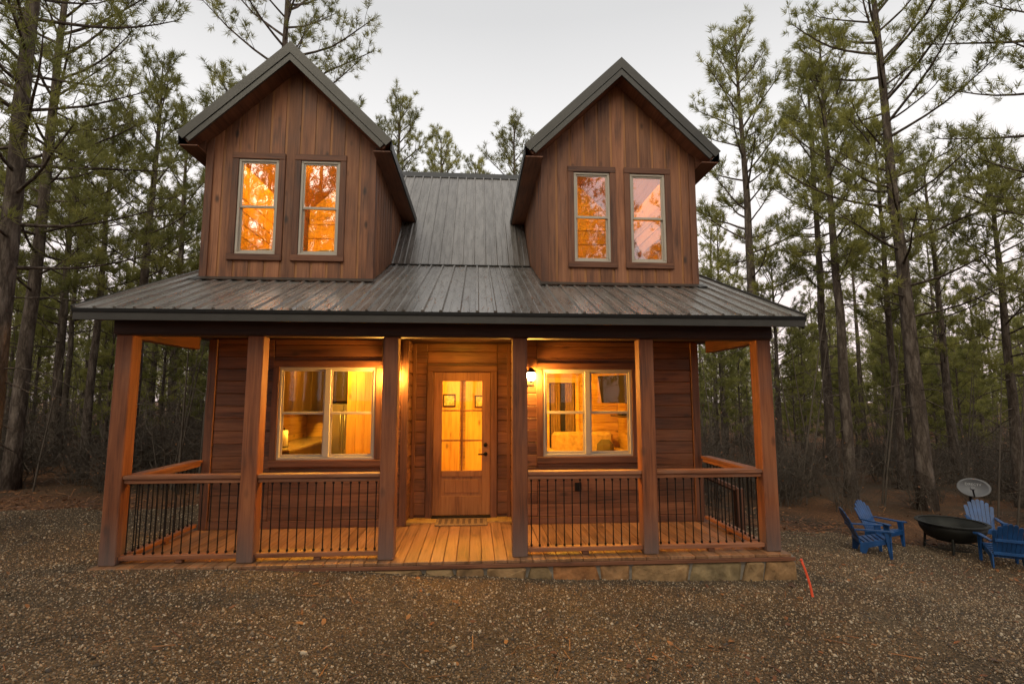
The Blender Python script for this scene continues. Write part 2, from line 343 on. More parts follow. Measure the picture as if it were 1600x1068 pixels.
def barkmat(name,c0,c1,c2):
    m,nt,b,o=mat(name); N=nt.nodes.new; L=nt.links.new
    tc=N('ShaderNodeTexCoord'); mp=N('ShaderNodeMapping'); mp.inputs['Scale'].default_value=(26,26,7); L(tc.outputs['Object'],mp.inputs[0])
    ns=N('ShaderNodeTexNoise'); ns.inputs['Scale'].default_value=.9; ns.inputs['Detail'].default_value=3; L(mp.outputs[0],ns.inputs['Vector'])
    av=N('ShaderNodeMix'); av.data_type='RGBA'; av.inputs[0].default_value=.8; L(mp.outputs[0],av.inputs[6]); L(ns.outputs[1],av.inputs[7])
    vo=N('ShaderNodeTexVoronoi'); vo.feature='DISTANCE_TO_EDGE'; vo.inputs['Scale'].default_value=1.2; L(av.outputs[2],vo.inputs['Vector'])
    n=N('ShaderNodeTexNoise'); n.inputs['Scale'].default_value=1.6; n.inputs['Detail'].default_value=8; n.inputs['Roughness'].default_value=.7; L(mp.outputs[0],n.inputs['Vector'])
    r=N('ShaderNodeValToRGB'); e=r.color_ramp.elements; e[0].position=.0;e[0].color=(*c0,1);e[1].position=.35;e[1].color=(*c2,1);q=e.new(.12);q.color=(*c1,1); L(vo.outputs['Distance'],r.inputs[0])
    mr=N('ShaderNodeMapRange'); mr.inputs[1].default_value=.3;mr.inputs[2].default_value=.7;mr.inputs[3].default_value=.65; mr.inputs[4].default_value=1.3; L(n.outputs[0],mr.inputs[0])
    mx=N('ShaderNodeMix'); mx.data_type='RGBA'; mx.blend_type='MULTIPLY'; mx.inputs[0].default_value=1; L(r.outputs[0],mx.inputs[6]); L(mr.outputs[0],mx.inputs[7]); L(mx.outputs[2],b.inputs['Base Color'])
    b.inputs['Roughness'].default_value=.9; b.inputs['Specular IOR Level'].default_value=.2
    bp=N('ShaderNodeBump'); bp.inputs['Strength'].default_value=.9; bp.inputs['Distance'].default_value=.03; L(vo.outputs['Distance'],bp.inputs['Height']); L(bp.outputs[0],b.inputs['Normal'])
    return m
M['bark']=barkmat('pine_bark',(.062,.046,.036),(.10,.077,.06),(.165,.132,.107))
M['twig']=plain('bare_twigs',(.095,.074,.054),.85,noise=.35,ns=2)
def needlemat():
    m,nt,b,o=mat('pine_needles'); N=nt.nodes.new; L=nt.links.new
    ge=N('ShaderNodeNewGeometry'); oi=N('ShaderNodeObjectInfo')
    n=N('ShaderNodeTexNoise'); n.inputs['Scale'].default_value=1.4; n.inputs['Detail'].default_value=3; L(ge.outputs['Position'],n.inputs['Vector'])
    r=N('ShaderNodeValToRGB'); e=r.color_ramp.elements; e[0].position=.3;e[0].color=(.14,.15,.042,1);e[1].position=.72;e[1].color=(.40,.38,.11,1); L(n.outputs[0],r.inputs[0])
    vr=N('ShaderNodeMapRange'); vr.inputs[3].default_value=.8; vr.inputs[4].default_value=1.2; L(oi.outputs['Random'],vr.inputs[0])
    mx=N('ShaderNodeMix'); mx.data_type='RGBA'; mx.blend_type='MULTIPLY'; mx.inputs[0].default_value=1; L(r.outputs[0],mx.inputs[6]); L(vr.outputs[0],mx.inputs[7])
    L(mx.outputs[2],b.inputs['Base Color']); b.inputs['Roughness'].default_value=.55; b.inputs['Specular IOR Level'].default_value=.3
    tr=N('ShaderNodeBsdfTranslucent'); L(mx.outputs[2],tr.inputs[0])
    ms=N('ShaderNodeMixShader'); ms.inputs[0].default_value=.45; L(b.outputs[0],ms.inputs[1]); L(tr.outputs[0],ms.inputs[2]); L(ms.outputs[0],o.inputs[0])
    return m
M['needle']=needlemat()
WARM=(1,.56,.15)

# ------------------------------------------------------------------ ground
def grid(xs,ys,zf,keep=None):
    X,Y=np.meshgrid(xs,ys); Z=zf(X,Y); nx=len(xs)
    v=np.stack([X.ravel(),Y.ravel(),Z.ravel()],1); f=[]
    for j in range(len(ys)-1):
        for i in range(nx-1): f.append([j*nx+i,j*nx+i+1,(j+1)*nx+i+1,(j+1)*nx+i])
    return v,f
s=np.linspace(-1,1,141); ax=np.sinh(s*5.2)/np.sinh(5.2)*260
o=obj('ground',grid(ax,ax+2,lambda x,y:gz(x,y)+.03*np.sin(x*1.7+1.3*np.sin(y))*np.cos(y*1.9)*sstep(5,8,np.abs(x))),M['straw'],smooth=True); tag(o,None,None,kind='structure')
rng=np.random.default_rng(3)
def edge(x):   # far edge of the gravel
    return np.where(x<0,3.0,2.75)+.18*np.sin(x*1.3)+.12*np.sin(x*3.1+1)+.06*np.sin(x*7.3)
def zgravel(x,y):
    d=np.minimum(edge(x)-y,np.minimum(x+13,13-x)); d=np.minimum(d,y+14)
    n=.006*np.sin(x*5.1+2*np.sin(y*3.3))+.006*np.sin(y*6.3+1.7*np.sin(x*4.1))+.02*np.sin(x*.8+1)*np.sin(y*.9)
    return gz(x,y)+np.where(np.abs(x)<3.9,0,n)*np.where(y>-.5,1,1)+np.where((np.abs(x)<4),n*.6,0)+.03-.16*(1-sstep(-.35,.25,d))
gx=np.linspace(-13.5,13.5,271); gy=np.concatenate([np.linspace(-14.5,-5,40),np.linspace(-4.8,3.6,105)])
o=obj('gravel_yard',grid(gx,gy,zgravel),M['gravel'],smooth=True); tag(o,None,None,kind='structure')

# ------------------------------------------------------------------ scatter by geometry nodes (for stuff nobody could count)
def scatter(name,P,rot,scl,idx,protos,label,cat):
    c=D.collections.new(name+'_kinds')
    for i,p in enumerate(protos): c.objects.link(p)
    m=D.meshes.new(name); n=len(P); m.vertices.add(n); m.vertices.foreach_set('co',np.asarray(P,np.float32).ravel())
    a=m.attributes.new('rot','FLOAT_VECTOR','POINT'); a.data.foreach_set('vector',np.asarray(rot,np.float32).ravel())
    a=m.attributes.new('scl','FLOAT','POINT'); a.data.foreach_set('value',np.asarray(scl,np.float32))
    a=m.attributes.new('idx','INT','POINT'); a.data.foreach_set('value',np.asarray(idx,np.int32))
    o=D.objects.new(name,m); COL.objects.link(o)
    g=D.node_groups.new(name,'GeometryNodeTree'); g.interface.new_socket('Geometry',in_out='INPUT',socket_type='NodeSocketGeometry'); g.interface.new_socket('Geometry',in_out='OUTPUT',socket_type='NodeSocketGeometry')
    N=g.nodes.new; L=g.links.new
    gi=N('NodeGroupInput'); go=N('NodeGroupOutput'); ip=N('GeometryNodeInstanceOnPoints'); ci=N('GeometryNodeCollectionInfo')
    ci.inputs['Collection'].default_value=c; ci.inputs['Separate Children'].default_value=True; ci.inputs['Reset Children'].default_value=True
    def at(nm,t):
        q=N('GeometryNodeInputNamedAttribute'); q.data_type=t; q.inputs['Name'].default_value=nm; return q.outputs[0]
    L(gi.outputs[0],ip.inputs['Points']); L(ci.outputs[0],ip.inputs['Instance']); ip.inputs['Pick Instance'].default_value=True
    L(at('idx','INT'),ip.inputs['Instance Index'])
    er=N('FunctionNodeEulerToRotation'); L(at('rot','FLOAT_VECTOR'),er.inputs[0]); L(er.outputs[0],ip.inputs['Rotation'])
    L(at('scl','FLOAT'),ip.inputs['Scale']); L(ip.outputs[0],go.inputs[0])
    md=o.modifiers.new('scatter','NODES'); md.node_group=g
    tag(o,label,cat,kind='stuff'); return o
def proto(name,me): return D.objects.new(name,me)

# ------------------------------------------------------------------ the cabin
cabin=empty('cabin',(0,0,0)); tag(cabin,'rustic brown timber cabin with two gabled dormers and a railed front porch','cabin')
YW,YD=1.413,1.82; PW=.165
XW=3.335
rnd=random.Random(5)
# roof lines (y,z)
EAVE=(-.323,2.587); BRK=(2.876,3.918); RID=(5.765,6.829)
def yz(p,q,t): return (p[0]+(q[0]-p[0])*t,p[1]+(q[1]-p[1])*t)
def nrm(p,q):
    d=math.hypot(q[0]-p[0],q[1]-p[1]); return (-(q[1]-p[1])/d,(q[0]-p[0])/d)
def panel_yz(x0,x1,p,q,h=.024):
    """one ribbed roof panel running up the slope from p to q, rib on its left edge"""
    n=nrm(p,q); W=x1-x0
    prof=[(0,.004),(.004,h),(.026,h),(.040,.004),(W*.55,.004),(W*.58,.0065),(W*.64,.0065),(W*.67,.004),(W,.004)]
    bot=[(W,0),(0,0)]; pl=prof+bot; v=[]
    for e in(p,q):
        for a,b in pl: v.append((x0+a,e[0]+n[0]*b,e[1]+n[1]*b))
    k=len(pl); f=[list(range(k)),list(range(2*k-1,k-1,-1))]+[[i,i+k,(i+1)%k+k,(i+1)%k] for i in range(k)]
    return np.array(v),[q_[::-1] for q_ in f]
def slab_yz(x0,x1,p,q,top,th):
    n=nrm(p,q); poly=[(p[0]+n[0]*top,p[1]+n[1]*top),(q[0]+n[0]*top,q[1]+n[1]*top),(q[0]+n[0]*(top-th),q[1]+n[1]*(top-th)),(p[0]+n[0]*(top-th),p[1]+n[1]*(top-th))]
    return prism(poly,0,x0,x1)
# dormer data: centre, wall half width
DORM=[(-2.385,1.135),(2.262,1.125)]; OV=.30; DH=1.40; ZA,ZT=6.56,5.20; DB=3.224
def dtop(c,x,z0=ZA,dz=0): return z0-(ZA-ZT)/DH*abs(x-c)+dz
# --- porch roof
pr=obj('porch_roof',slab_yz(-3.80,3.80,(EAVE[0]+.02,EAVE[1]-.012),BRK,-.004,.09),M['trim_y'],cabin)
PITCHW=.19; nP=40; x0=-3.825; wP=7.65/nP
for i in range(nP):
    xa=x0+i*wP; obj('roof_panel',panel_yz(xa,xa+wP,EAVE,(BRK[0]-.02,BRK[1]-.0083)),M['roof'],pr)
obj('rake_trim',slab_yz(-3.838,-3.826,(EAVE[0]-.006,EAVE[1]),BRK,.028,.17),M['bronze'],pr)
obj('rake_trim',slab_yz(3.826,3.838,(EAVE[0]-.006,EAVE[1]),BRK,.028,.17),M['bronze'],pr)
obj('drip_edge',box(-3.825,3.825,-.331,-.318,2.553,2.588,.002),M['black'],pr)
obj('fascia',box(-3.822,3.822,-.318,-.295,2.472,2.558,.003),M['bronze'],pr)
obj('soffit',box(-3.79,3.79,-.293,.0,2.512,2.53),M['trim_x'],pr)
# --- main roof
mr_=obj('main_roof',join(slab_yz(-1.22,1.10,BRK,RID,-.004,.1),slab_yz(-3.6,3.6,(RID[0]-.35,RID[1]-.353),RID,-.004,.1),slab_yz(-3.6,3.6,(10.2,2.3),RID,.1,.1) if False else slab_yz(-3.6,3.6,RID,(10.3,2.26),-.004,.1)),M['trim_y'],cabin)
nM=12; wM=(1.11+1.245)/nM
for i in range(nM):
    xa=-1.245+i*wM; obj('roof_panel',panel_yz(xa,xa+wM,(BRK[0]-.03,BRK[1]-.012+.012),(RID[0],RID[1])),M['roof'],mr_)
obj('transition_flashing',join(slab_yz(-1.245,1.11,(BRK[0]-.05,BRK[1]-.021),(BRK[0]-.0,BRK[1]),.03,.012)),M['bronze'],mr_)
obj('ridge_cap',prism([(RID[0]-.16,RID[1]-.13),(RID[0],RID[1]+.055),(RID[0]+.16,RID[1]-.13),(RID[0],RID[1]+.01)],0,-3.62,3.62),M['bronze'],mr_)
for xa0,xb0,dc in((-3.6,-1.245,-2.385),(1.11,3.6,2.262)):
    n_=12; w_=(xb0-xa0)/n_
    for i in range(n_):
        xa=xa0+i*w_; zv=6.56-.971*max(abs(xa-dc),abs(xa+w_-dc))-.06; yv=RID[0]-(RID[1]-zv)/1.0076
        obj('roof_panel',panel_yz(xa,xa+w_,(yv,zv),RID),M['roof'],mr_)
# panels on the back slope and beside the dormers
for i in range(18):
    xa=-3.6+i*.4; obj('roof_panel',panel_yz(xa,xa+.4,(10.3,2.262),RID) if False else (lambda g:(g[0],[q[::-1] for q in g[1]]))(panel_yz(xa,xa+.4,RID,(10.3,2.26))),M['roof'],mr_)
# --- dormers
WIN_D=[[(-3.107,-2.567),(-2.264,-1.730)],[(1.597,2.127),(2.430,2.950)]]; WZ=[(3.645,5.003),(3.627,4.962)]
CAS=.088
def window(x0,x1,z0,z1,y,gl,double=False,casing=True,ctop=CAS):
    """vinyl sash window: window > casing boards, sash rails, panes"""
    fw=.034
    outer=[box(x0,x1,y-.012,y+.06,z0,z0+fw,.004),box(x0,x1,y-.012,y+.06,z1-fw,z1,.004),box(x0,x0+fw,y-.012,y+.06,z0+fw,z1-fw,.004),box(x1-fw,x1,y-.012,y+.06,z0+fw,z1-fw,.004)]
    w_=None
    if double:
        xm=(x0+x1)/2; outer.append(box(xm-.038,xm+.038,y-.014,y+.06,z0+fw,z1-fw,.004)); spans=[(x0+fw,xm-.038),(xm+.038,x1-fw)]
    else: spans=[(x0+fw,x1-fw)]
    w_=obj('window',join(*outer),M['almond'],cabin)
    zm=(z0+z1)/2
    for a,b in spans:
        sw=.022
        # upper sash stands forward, lower sash sits back
        for (c,d,yy) in((zm-.018,z1-fw,y+.004),(z0+fw,zm+.018,y+.030)):
            obj('sash',join(box(a,b,yy,yy+.022,c,c+.034,.003),box(a,b,yy,yy+.022,d-sw,d,.003),box(a,a+sw,yy+.001,yy+.021,c+.034,d-sw),box(b-sw,b,yy+.001,yy+.021,c+.034,d-sw)),M['almond'],w_)
            obj('pane',box(a+sw-.002,b-sw+.002,yy+.008,yy+.012,c+.032,d-sw+.002),gl,w_)
    if casing:
        yc=y-.032
        obj('casing',box(x0-CAS,x1+CAS,yc,y+.02,z1+.001,z1+ctop,.005),M['trim_x'],w_)
        obj('casing',box(x0-CAS-.005,x1+CAS+.005,yc-.012,y+.02,z0-CAS,z0-.001,.005),M['trim_x'],w_)
        obj('casing',box(x0-CAS,x0-.001,yc+.003,y+.02,z0,z1,.005),M['trim_z'],w_)
        obj('casing',box(x1+.001,x1+CAS,yc+.003,y+.02,z0,z1,.005),M['trim_z'],w_)
    return w_
for di,(c,hw) in enumerate(DORM):
    wins=WIN_D[di]; wz=WZ[di]; holes=[(a,b,wz[0],wz[1]) for a,b in wins]
    xl,xr=c-hw,c+hw; y=1.397
    zc=lambda x:dtop(c,x)-.20
    # backing sheet (the paler channel between the boards)
    gs=[]
    for a,b,z0,z1 in rects_minus(xl,xr,DB-.05,zc(xl),holes): gs.append(box(a,b,y,y+.10,z0,z1))
    gs.append(prism([(xl,zc(xl)),(xr,zc(xr)),(c,zc(c))],1,y,y+.10))
    # cheek walls
    for sx in(xl,xr):
        a,b=(sx,sx+.1) if sx==xl else (sx-.1,sx)
        gs.append(prism([(y+.1,DB-.1),(4.2,4.9),(4.2,zc(xl)+.05),(y+.1,zc(xl))],0,a,b))
    dw=obj('dormer_wall',join(*gs),M['channel'],cabin)
    nb=11; pw=2*hw/nb
    for i in range(nb):
        a=xl+i*pw+(.0 if i==0 else .018); b=xl+(i+1)*pw-(.0 if i==nb-1 else .018)
        xs=sorted({a,b}|{q for h in holes for q in h[:2] if a<q<b}|({c} if a<c<b else set())); pcs=[]
        for p,q in zip(xs,xs[1:]):
            m_=(p+q)/2; zt0,zt1=zc(p),zc(q); h=[k for k in holes if k[0]<m_<k[1]]
            if h:
                pcs.append(box(p,q,y-.010,y+.001,DB+.07,h[0][2]-.03)); pcs.append(prism([(p,h[0][3]+.03),(q,h[0][3]+.03),(q,zt1),(p,zt0)],1,y-.010,y+.001))
            else: pcs.append(prism([(p,DB+.07),(q,DB+.07),(q,zt1),(p,zt0)],1,y-.010,y+.001))
        if all(any(k[0]<(p+q)/2<k[1] for k in holes) for p,q in zip(xs,xs[1:])):
            obj('board',join(*pcs[0::2]),M['dormer'],dw); obj('board',join(*pcs[1::2]),M['dormer'],dw)
        else: obj('board',join(*pcs),M['dormer'],dw)
    # side boards on both cheeks
    slope=(BRK[1]-EAVE[1])/(BRK[0]-EAVE[0])
    def zroof(yy): return (EAVE[1]+slope*(yy-EAVE[0]) if yy<BRK[0] else BRK[1]+1.0076*(yy-BRK[0]))
    yb=y-.018
    for sx,sg in((xl,-1),(xr,1)):
        yy=y+.03
        while yy<4.1:
            y1=min(yy+.17,4.15); p0,p1=zroof(yy)+.03,zroof(y1)+.03; zt=zc(xl)-.02+.1
            if p1<zt-.05: obj('board',prism([(yy,p0),(y1,p1),(y1,zt),(yy,zt)],0,*sorted((sx,sx+sg*.018))),M['dormer'],dw)
            yy+=.2
        obj('corner_trim',box(*sorted((sx-sg*.075,sx+sg*.022)),y-.036,y-.0185,DB+.0,zc(xl)+.02,.003),M['trim_z'],dw)
        obj('corner_trim',box(*sorted((sx+sg*.0005,sx+sg*.022)),y-.018,y+.06,DB+.03,zc(xl)+.02,.003),M['trim_z'],dw)
    obj('base_trim',box(xl+.08,xr-.08,y-.032,y-.002,DB+.0,DB+.085,.004),M['trim_x'],dw)
    obj('flashing',join(box(xl-.03,xr+.03,y-.06,y-.03,DB-.035,DB-.003),slab_yz(xl-.06,xr+.06,(y-.2,zroof(y-.2)),(y-.03,zroof(y-.03)),.034,.006)),M['bronze'],dw)
    # dormer roof
    y0=y-OV; yE=5.55
    sl_=(ZA-ZT)/DH; L_=math.hypot(DH,ZA-ZT); nx,nz=(ZA-ZT)/L_,DH/L_
    def side(sg,t0,t1,ya,yb_,s0=0,s1=1):
        """slab parallel to one dormer roof side; t along the outward normal, s 0 ridge .. 1 eave"""
        P=lambda s_,t:(c+sg*(DH*s_+nx*t),ZA-(ZA-ZT)*s_+nz*t)
        if s0==0:   # close the ridge with vertical faces
            def RP(t): return (c,ZA+t/nz)
            poly=[RP(t1),P(s1,t1),P(s1,t0),RP(t0)]
        else: poly=[P(s0,t1),P(s1,t1),P(s1,t0),P(s0,t0)]
        return prism(poly,1,ya,yb_)
    dr=obj('dormer_roof',join(side(-1,-.16,-.03,y0+.03,yE),side(1,-.16,-.03,y0+.03,yE)),M['trim_y'],cabin)
    yy=y0+.02
    while yy<yE-.1:
        y1=min(yy+.23,yE)
        for sg in(-1,1):
            obj('roof_panel',join(side(sg,-.03,-.008,yy,y1,0,1.0),side(sg,-.0085,.006,yy,yy+.03,.01,.995)),M['roof'],dr)
        yy+=.23
    for sg in(-1,1):
        obj('gable_trim',side(sg,-.105,.012,y0-.016,y0+.018,0,1.005),M['bronze'],dr)
        obj('gable_fascia',side(sg,-.18,-.112,y0-.004,y0+.029,0,.985),M['bronze'],dr)
        ex=c+sg*(DH-.01)
        obj('eave_fascia',box(*sorted((ex,ex+sg*.02)),y0+.02,4.12,ZT-.14,ZT-.01,.003),M['black'],dr)
        ix=c+sg*(hw+.02)
        obj('soffit',box(*sorted((ix,ex)),y0+.031,4.1,ZT-.155,ZT-.14),M['trim_y'],dr)
        obj('eave_return',prism([(ix,ZT-.135),(ex,ZT-.135),(ix,ZT+.06)],1,y0+.21,y0+.25),M['trim_x'],dr)
    for (a,b) in wins: window(a,b,wz[0],wz[1],y,M['glass_up'])
    # loft room behind the dormer windows
    xi0,xi1=xl+.101,xr-.101; zk=5.0; sc=.9
    zz=lambda x:zc(x)-.06
    poly=[(xi0,3.35),(xi1,3.35),(xi1,zz(xi1)),(c,zz(c)),(xi0,zz(xi0))]
    n=len(poly); v=[];
    for ya in(y+.101,4.7):
        for p in poly: v.append((p[0],ya,p[1]))
    f=[[i,(i+1)%n,(i+1)%n+n,i+n] for i in range(n)]+[[5,6,7,8,9]]
    lr=obj('loft_lining',(np.array(v),f),M['pine_y'],cabin)
    for k in range(7):   # board joints of the loft side walls
        z=3.55+k*.2
        for sx,s2 in((xi0,1),(xi1,-1)):
            obj('lining_board',box(*sorted((sx+s2*.002,sx+s2*.014)),y+.12,4.68,z,z+.19,.004),M['pine_y'],lr)
    for k in range(8):
        z=3.4+k*.3; hwid=min(xi1-c,(zz(c)-z-.3)/sl_) 
        if hwid>.1: obj('lining_board',box(c-hwid,c+hwid,4.66,4.68,z,z+.29,.005),M['pine_x'],lr)
# --- walls
WL_=(-2.427,-1.153,.876,2.106); WR_=(1.128,2.382,.893,2.088)
def logs(x0,x1,y,z0,z1,holes,parent,key='log',pitch=.165,th=.05):
    z=z0
    while z<z1-.02:
        zt=min(z+pitch,z1)
        for a,b,p,q in rects_minus(x0,x1,z,zt,holes):
            if b-a<.01 or q-p<.02: continue
            obj('log_board',box(a+.001,b-.001,y-.006,y+th,p+.0005,q-.0005,.008),M[key],parent)
        z+=pitch
def wallback(rs,y0,y1): return [box(a,b,y0,y1,p,q) for a,b,p,q in rs]
fw=obj('front_wall',join(*(wallback(rects_minus(-XW,-.735,-.02,3.1,[WL_]),YW+.03,YW+.15)+wallback(rects_minus(.73,XW,-.02,3.1,[WR_]),YW+.03,YW+.15))),M['log'],cabin)
def grow(h,e): return (h[0]-e,h[1]+e,h[2]-e,h[3]+e)
logs(-XW+.09,-.735-.075,YW,.10,2.48,[grow(WL_,CAS-.01)],fw); logs(.73+.075,XW-.09,YW,.10,2.48,[grow(WR_,CAS-.01)],fw)
obj('skirt_board',box(-XW+.09,-.81,YW-.016,YW+.03,.002,.098,.004),M['trim_x'],fw); obj('skirt_board',box(.805,XW-.09,YW-.016,YW+.03,.002,.098,.004),M['trim_x'],fw)
for a,b in((-XW-.02,-XW+.088),(XW-.088,XW+.02),(-.735-.073,-.735+.02),(.73-.02,.73+.073)):
    obj('corner_trim',box(a,b,YW-.028,YW+.031,.003,2.47,.005),M['trim_z'],fw)
wa=window(*WL_,YW,M['glass'],True,True); wb=window(*WR_,YW,M['glass'],True,True)
# outlet on the right wall
oc=on_y(903,760,YW-.01); obj('outlet_cover',box(oc[0]-.045,oc[0]+.045,YW-.03,YW-.005,oc[2]-.06,oc[2]+.06,.006),M['black'],fw)
# recessed entry
DOOR=(-.402,.412)   # slab
dwall=obj('entry_wall',join(*(wallback(rects_minus(-.735,.73,-.02,3.0,[(DOOR[0]-.05,DOOR[1]+.05,-.03,2.10)]),YD+.03,YD+.14)+[box(-.855,-.7349,YW+.151,YD+.139,-.02,3.0),box(.7299,.85,YW+.151,YD+.139,-.02,3.0)])),M['log'],cabin)
logs(-.735,.73,YD,.05,2.48,[(DOOR[0]-.1,DOOR[1]+.1,-.1,2.155)],dwall)
for sx,sg in((-.735,1),(.73,-1)):
    z=.05
    while z<2.45:
        obj('log_board',box(*sorted((sx-sg*.02,sx+sg*.022)),YW+.032,YD+.0,z+.0015,min(z+.165,2.48)-.0015,.014),M['log_side'],dwall); z+=.165
    obj('corner_trim',box(*sorted((sx+sg*.0225,sx+sg*.075)),YD-.03,YD-.0065,.003,2.47,.004),M['trim_z'],dwall)
for a,b in((DOOR[0]-.10,DOOR[0]-.012),(DOOR[1]+.012,DOOR[1]+.10)):
    obj('door_casing',box(a,b,YD-.03,YD+.03,.004,2.07,.005),M['trim_z'],dwall)
obj('door_casing',box(DOOR[0]-.10,DOOR[1]+.10,YD-.032,YD+.03,2.071,2.155,.005),M['trim_x'],dwall)
obj('door_jamb',join(box(DOOR[0]-.049,DOOR[0]+.012,YD+.06,YD+.138,.035,2.10),box(DOOR[1]-.012,DOOR[1]+.049,YD+.06,YD+.138,.035,2.10),box(DOOR[0]+.012,DOOR[1]-.012,YD+.06,YD+.138,2.052,2.10),box(DOOR[0]-.0119,DOOR[0]-.002,YD+.005,YD+.059,.035,2.0705),box(DOOR[1]+.002,DOOR[1]+.0119,YD+.005,YD+.059,.035,2.0705)),M['trim_z'],dwall)
obj('threshold',box(DOOR[0]-.01,DOOR[1]+.01,YD-.05,YD+.08,.004,.034,.004),M['black'],dwall)
# door: stiles and rails with recessed panel, six lights
dx0,dx1=DOOR; yd=YD+.012; gx0,gx1,gz0,gz1=-.283,.293,.655,1.935
st=[box(dx0,gx0,yd,yd+.045,.04,2.066,.003),box(gx1,dx1,yd,yd+.045,.04,2.066,.003),box(gx0,gx1,yd+.001,yd+.044,gz1,2.066,.003),box(gx0,gx1,yd+.001,yd+.044,.575,gz0,.003),box(gx0,gx1,yd+.001,yd+.044,.04,.30,.003)]
door=obj('door',join(*st),M['door'],cabin)
obj('panel',join(box(gx0,gx1,yd+.018,yd+.036,.30,.575),box(gx0+.045,gx1-.045,yd+.008,yd+.018,.345,.53,.006)),M['door'],door)
xm=(gx0+gx1)/2; hz=(gz1-gz0)/3
obj('glazing_bar',box(xm-.011,xm+.011,yd+.004,yd+.034,gz0,gz1,.004),M['door'],door)
for k in(1,2): obj('glazing_bar',box(gx0,gx1,yd+.005,yd+.033,gz0+k*hz-.011,gz0+k*hz+.011,.004),M['door'],door)
for k in range(3):
    for a,b in((gx0,xm-.011),(xm+.011,gx1)): obj('pane',box(a,b,yd+.018,yd+.022,gz0+k*hz+.011*(k>0),gz0+(k+1)*hz-.011*(k<2)),M['glass'],door)
hx=dx1-.065
obj('deadbolt',(lambda g:(g[0][:,[0,2,1]]*[1,-1,1]+[hx,yd,1.02],[q for q in g[1]]))(lathe([(.03,0),(.03,.012),(.02,.016),(.018,.03),(.012,.034)],16)),M['black'],door,True)
obj('handle',join((lambda g:(g[0][:,[0,2,1]]*[1,-1,1]+[hx,yd,.89],g[1]))(lathe([(.028,0),(.028,.01),(.012,.014),(.012,.045)],16)),box(hx-.11,hx+.012,yd-.056,yd-.04,.88,.90,.006)),M['black'],door,True)
# side and back walls with gables
for sx,sg in((-XW,-1),(XW,1)):
    a,b=sorted((sx,sx-sg*.12))
    zt=lambda yy:(EAVE[1]+.416*(yy-EAVE[0]) if yy<BRK[0] else (BRK[1]+1.0076*(yy-BRK[0]) if yy<RID[0] else RID[1]-1.0076*(yy-RID[0])))-.11
    sw=obj('side_wall',prism([(YW+.151,-.3),(9.6,-.3),(9.6,zt(9.6)),(RID[0],zt(RID[0])),(BRK[0],zt(BRK[0])),(YW+.151,zt(YW+.151))],0,a,b),M['log_side'],cabin)
    z=.1
    while z<2.6:
        obj('log_board',box(*sorted((sx+sg*.001,sx+sg*.024)),YW+.032,9.6,z+.0015,z+.1635,.014),M['log_side'],sw); z+=.165
obj('back_wall',box(-XW,XW,9.6,9.72,-.3,2.85),M['log'],cabin)
# interior shell of the ground floor
fl=obj('interior_floor',box(-3.21,3.21,YW+.152,5.2,-.02,.012),M['pine_y'],cabin)
ce=obj('interior_ceiling',box(-3.21,3.21,YW+.152,5.2,2.52,2.56),M['pine_x'],cabin)
bw=obj('interior_back_wall',box(-3.21,3.21,5.0,5.06,.013,2.519),M['pine_x'],cabin)
for k in range(15): obj('wall_board',box(-3.2,3.2,4.985,4.999,.02+k*.166,.02+k*.166+.163,.005),M['pine_x'],bw)
for sx,sg in((-3.21,1),(3.21,-1)):
    iw=obj('interior_side_wall',box(*sorted((sx,sx+sg*.012)),YW+.153,4.98,.013,2.519),M['pine_y'],cabin)
    for k in range(15): obj('wall_board',box(*sorted((sx+sg*.013,sx+sg*.026)),YW+.16,4.97,.02+k*.166,.02+k*.166+.163,.005),M['pine_y'],iw)
pt=obj('partition_wall',box(-2.0,-.95,3.35,3.44,.013,2.519),M['pine_z'],cabin)
for k in range(7): obj('wall_board',box(-2.0+k*.15,-2.0+k*.15+.147,3.336,3.349,.02,2.51,.004),M['pine_z'],pt)
pt=obj('partition_wall',join(box(-.55,-.1,4.2,4.28,.013,2.519),box(.0,.5,4.6,4.68,.013,2.519)),M['pine_z'],cabin)
for k in range(3): obj('wall_board',box(-.55+k*.15,-.55+k*.15+.147,4.186,4.199,.02,2.51,.004),M['pine_z'],pt)
# window with curtains in the far interior wall, seen through the right window
iwn=obj('interior_window',join(box(1.05,1.13,4.94,4.984,.6,2.0,.004),box(2.28,2.36,4.94,4.984,.6,2.0,.004),box(1.05,2.36,4.935,4.984,2.0,2.1,.004),box(1.05,2.36,4.935,4.984,.52,.6,.004),box(1.68,1.73,4.94,4.984,.6,2.0,.004)),M['pine_x'],cabin)
for a,b in((1.13,1.68),(1.73,2.28)):
    obj('pane',box(a,b,4.962,4.97,.6,2.0),plain('night_glass',(.02,.022,.02),.08),iwn)
M['curtain']=plain('curtain_cloth',(.20,.12,.05),.9,noise=.2,ns=12)
for a in(1.15,1.42,1.76,2.06):
    xs=np.linspace(a,a+.2,13); pts=[(x,4.93+.012*math.sin(i*2.2)) for i,x in enumerate(xs)]
    obj('curtain',prism(pts+[(x,y+.006) for x,y in pts[::-1]],2,.62,1.98),M['curtain'],iwn)
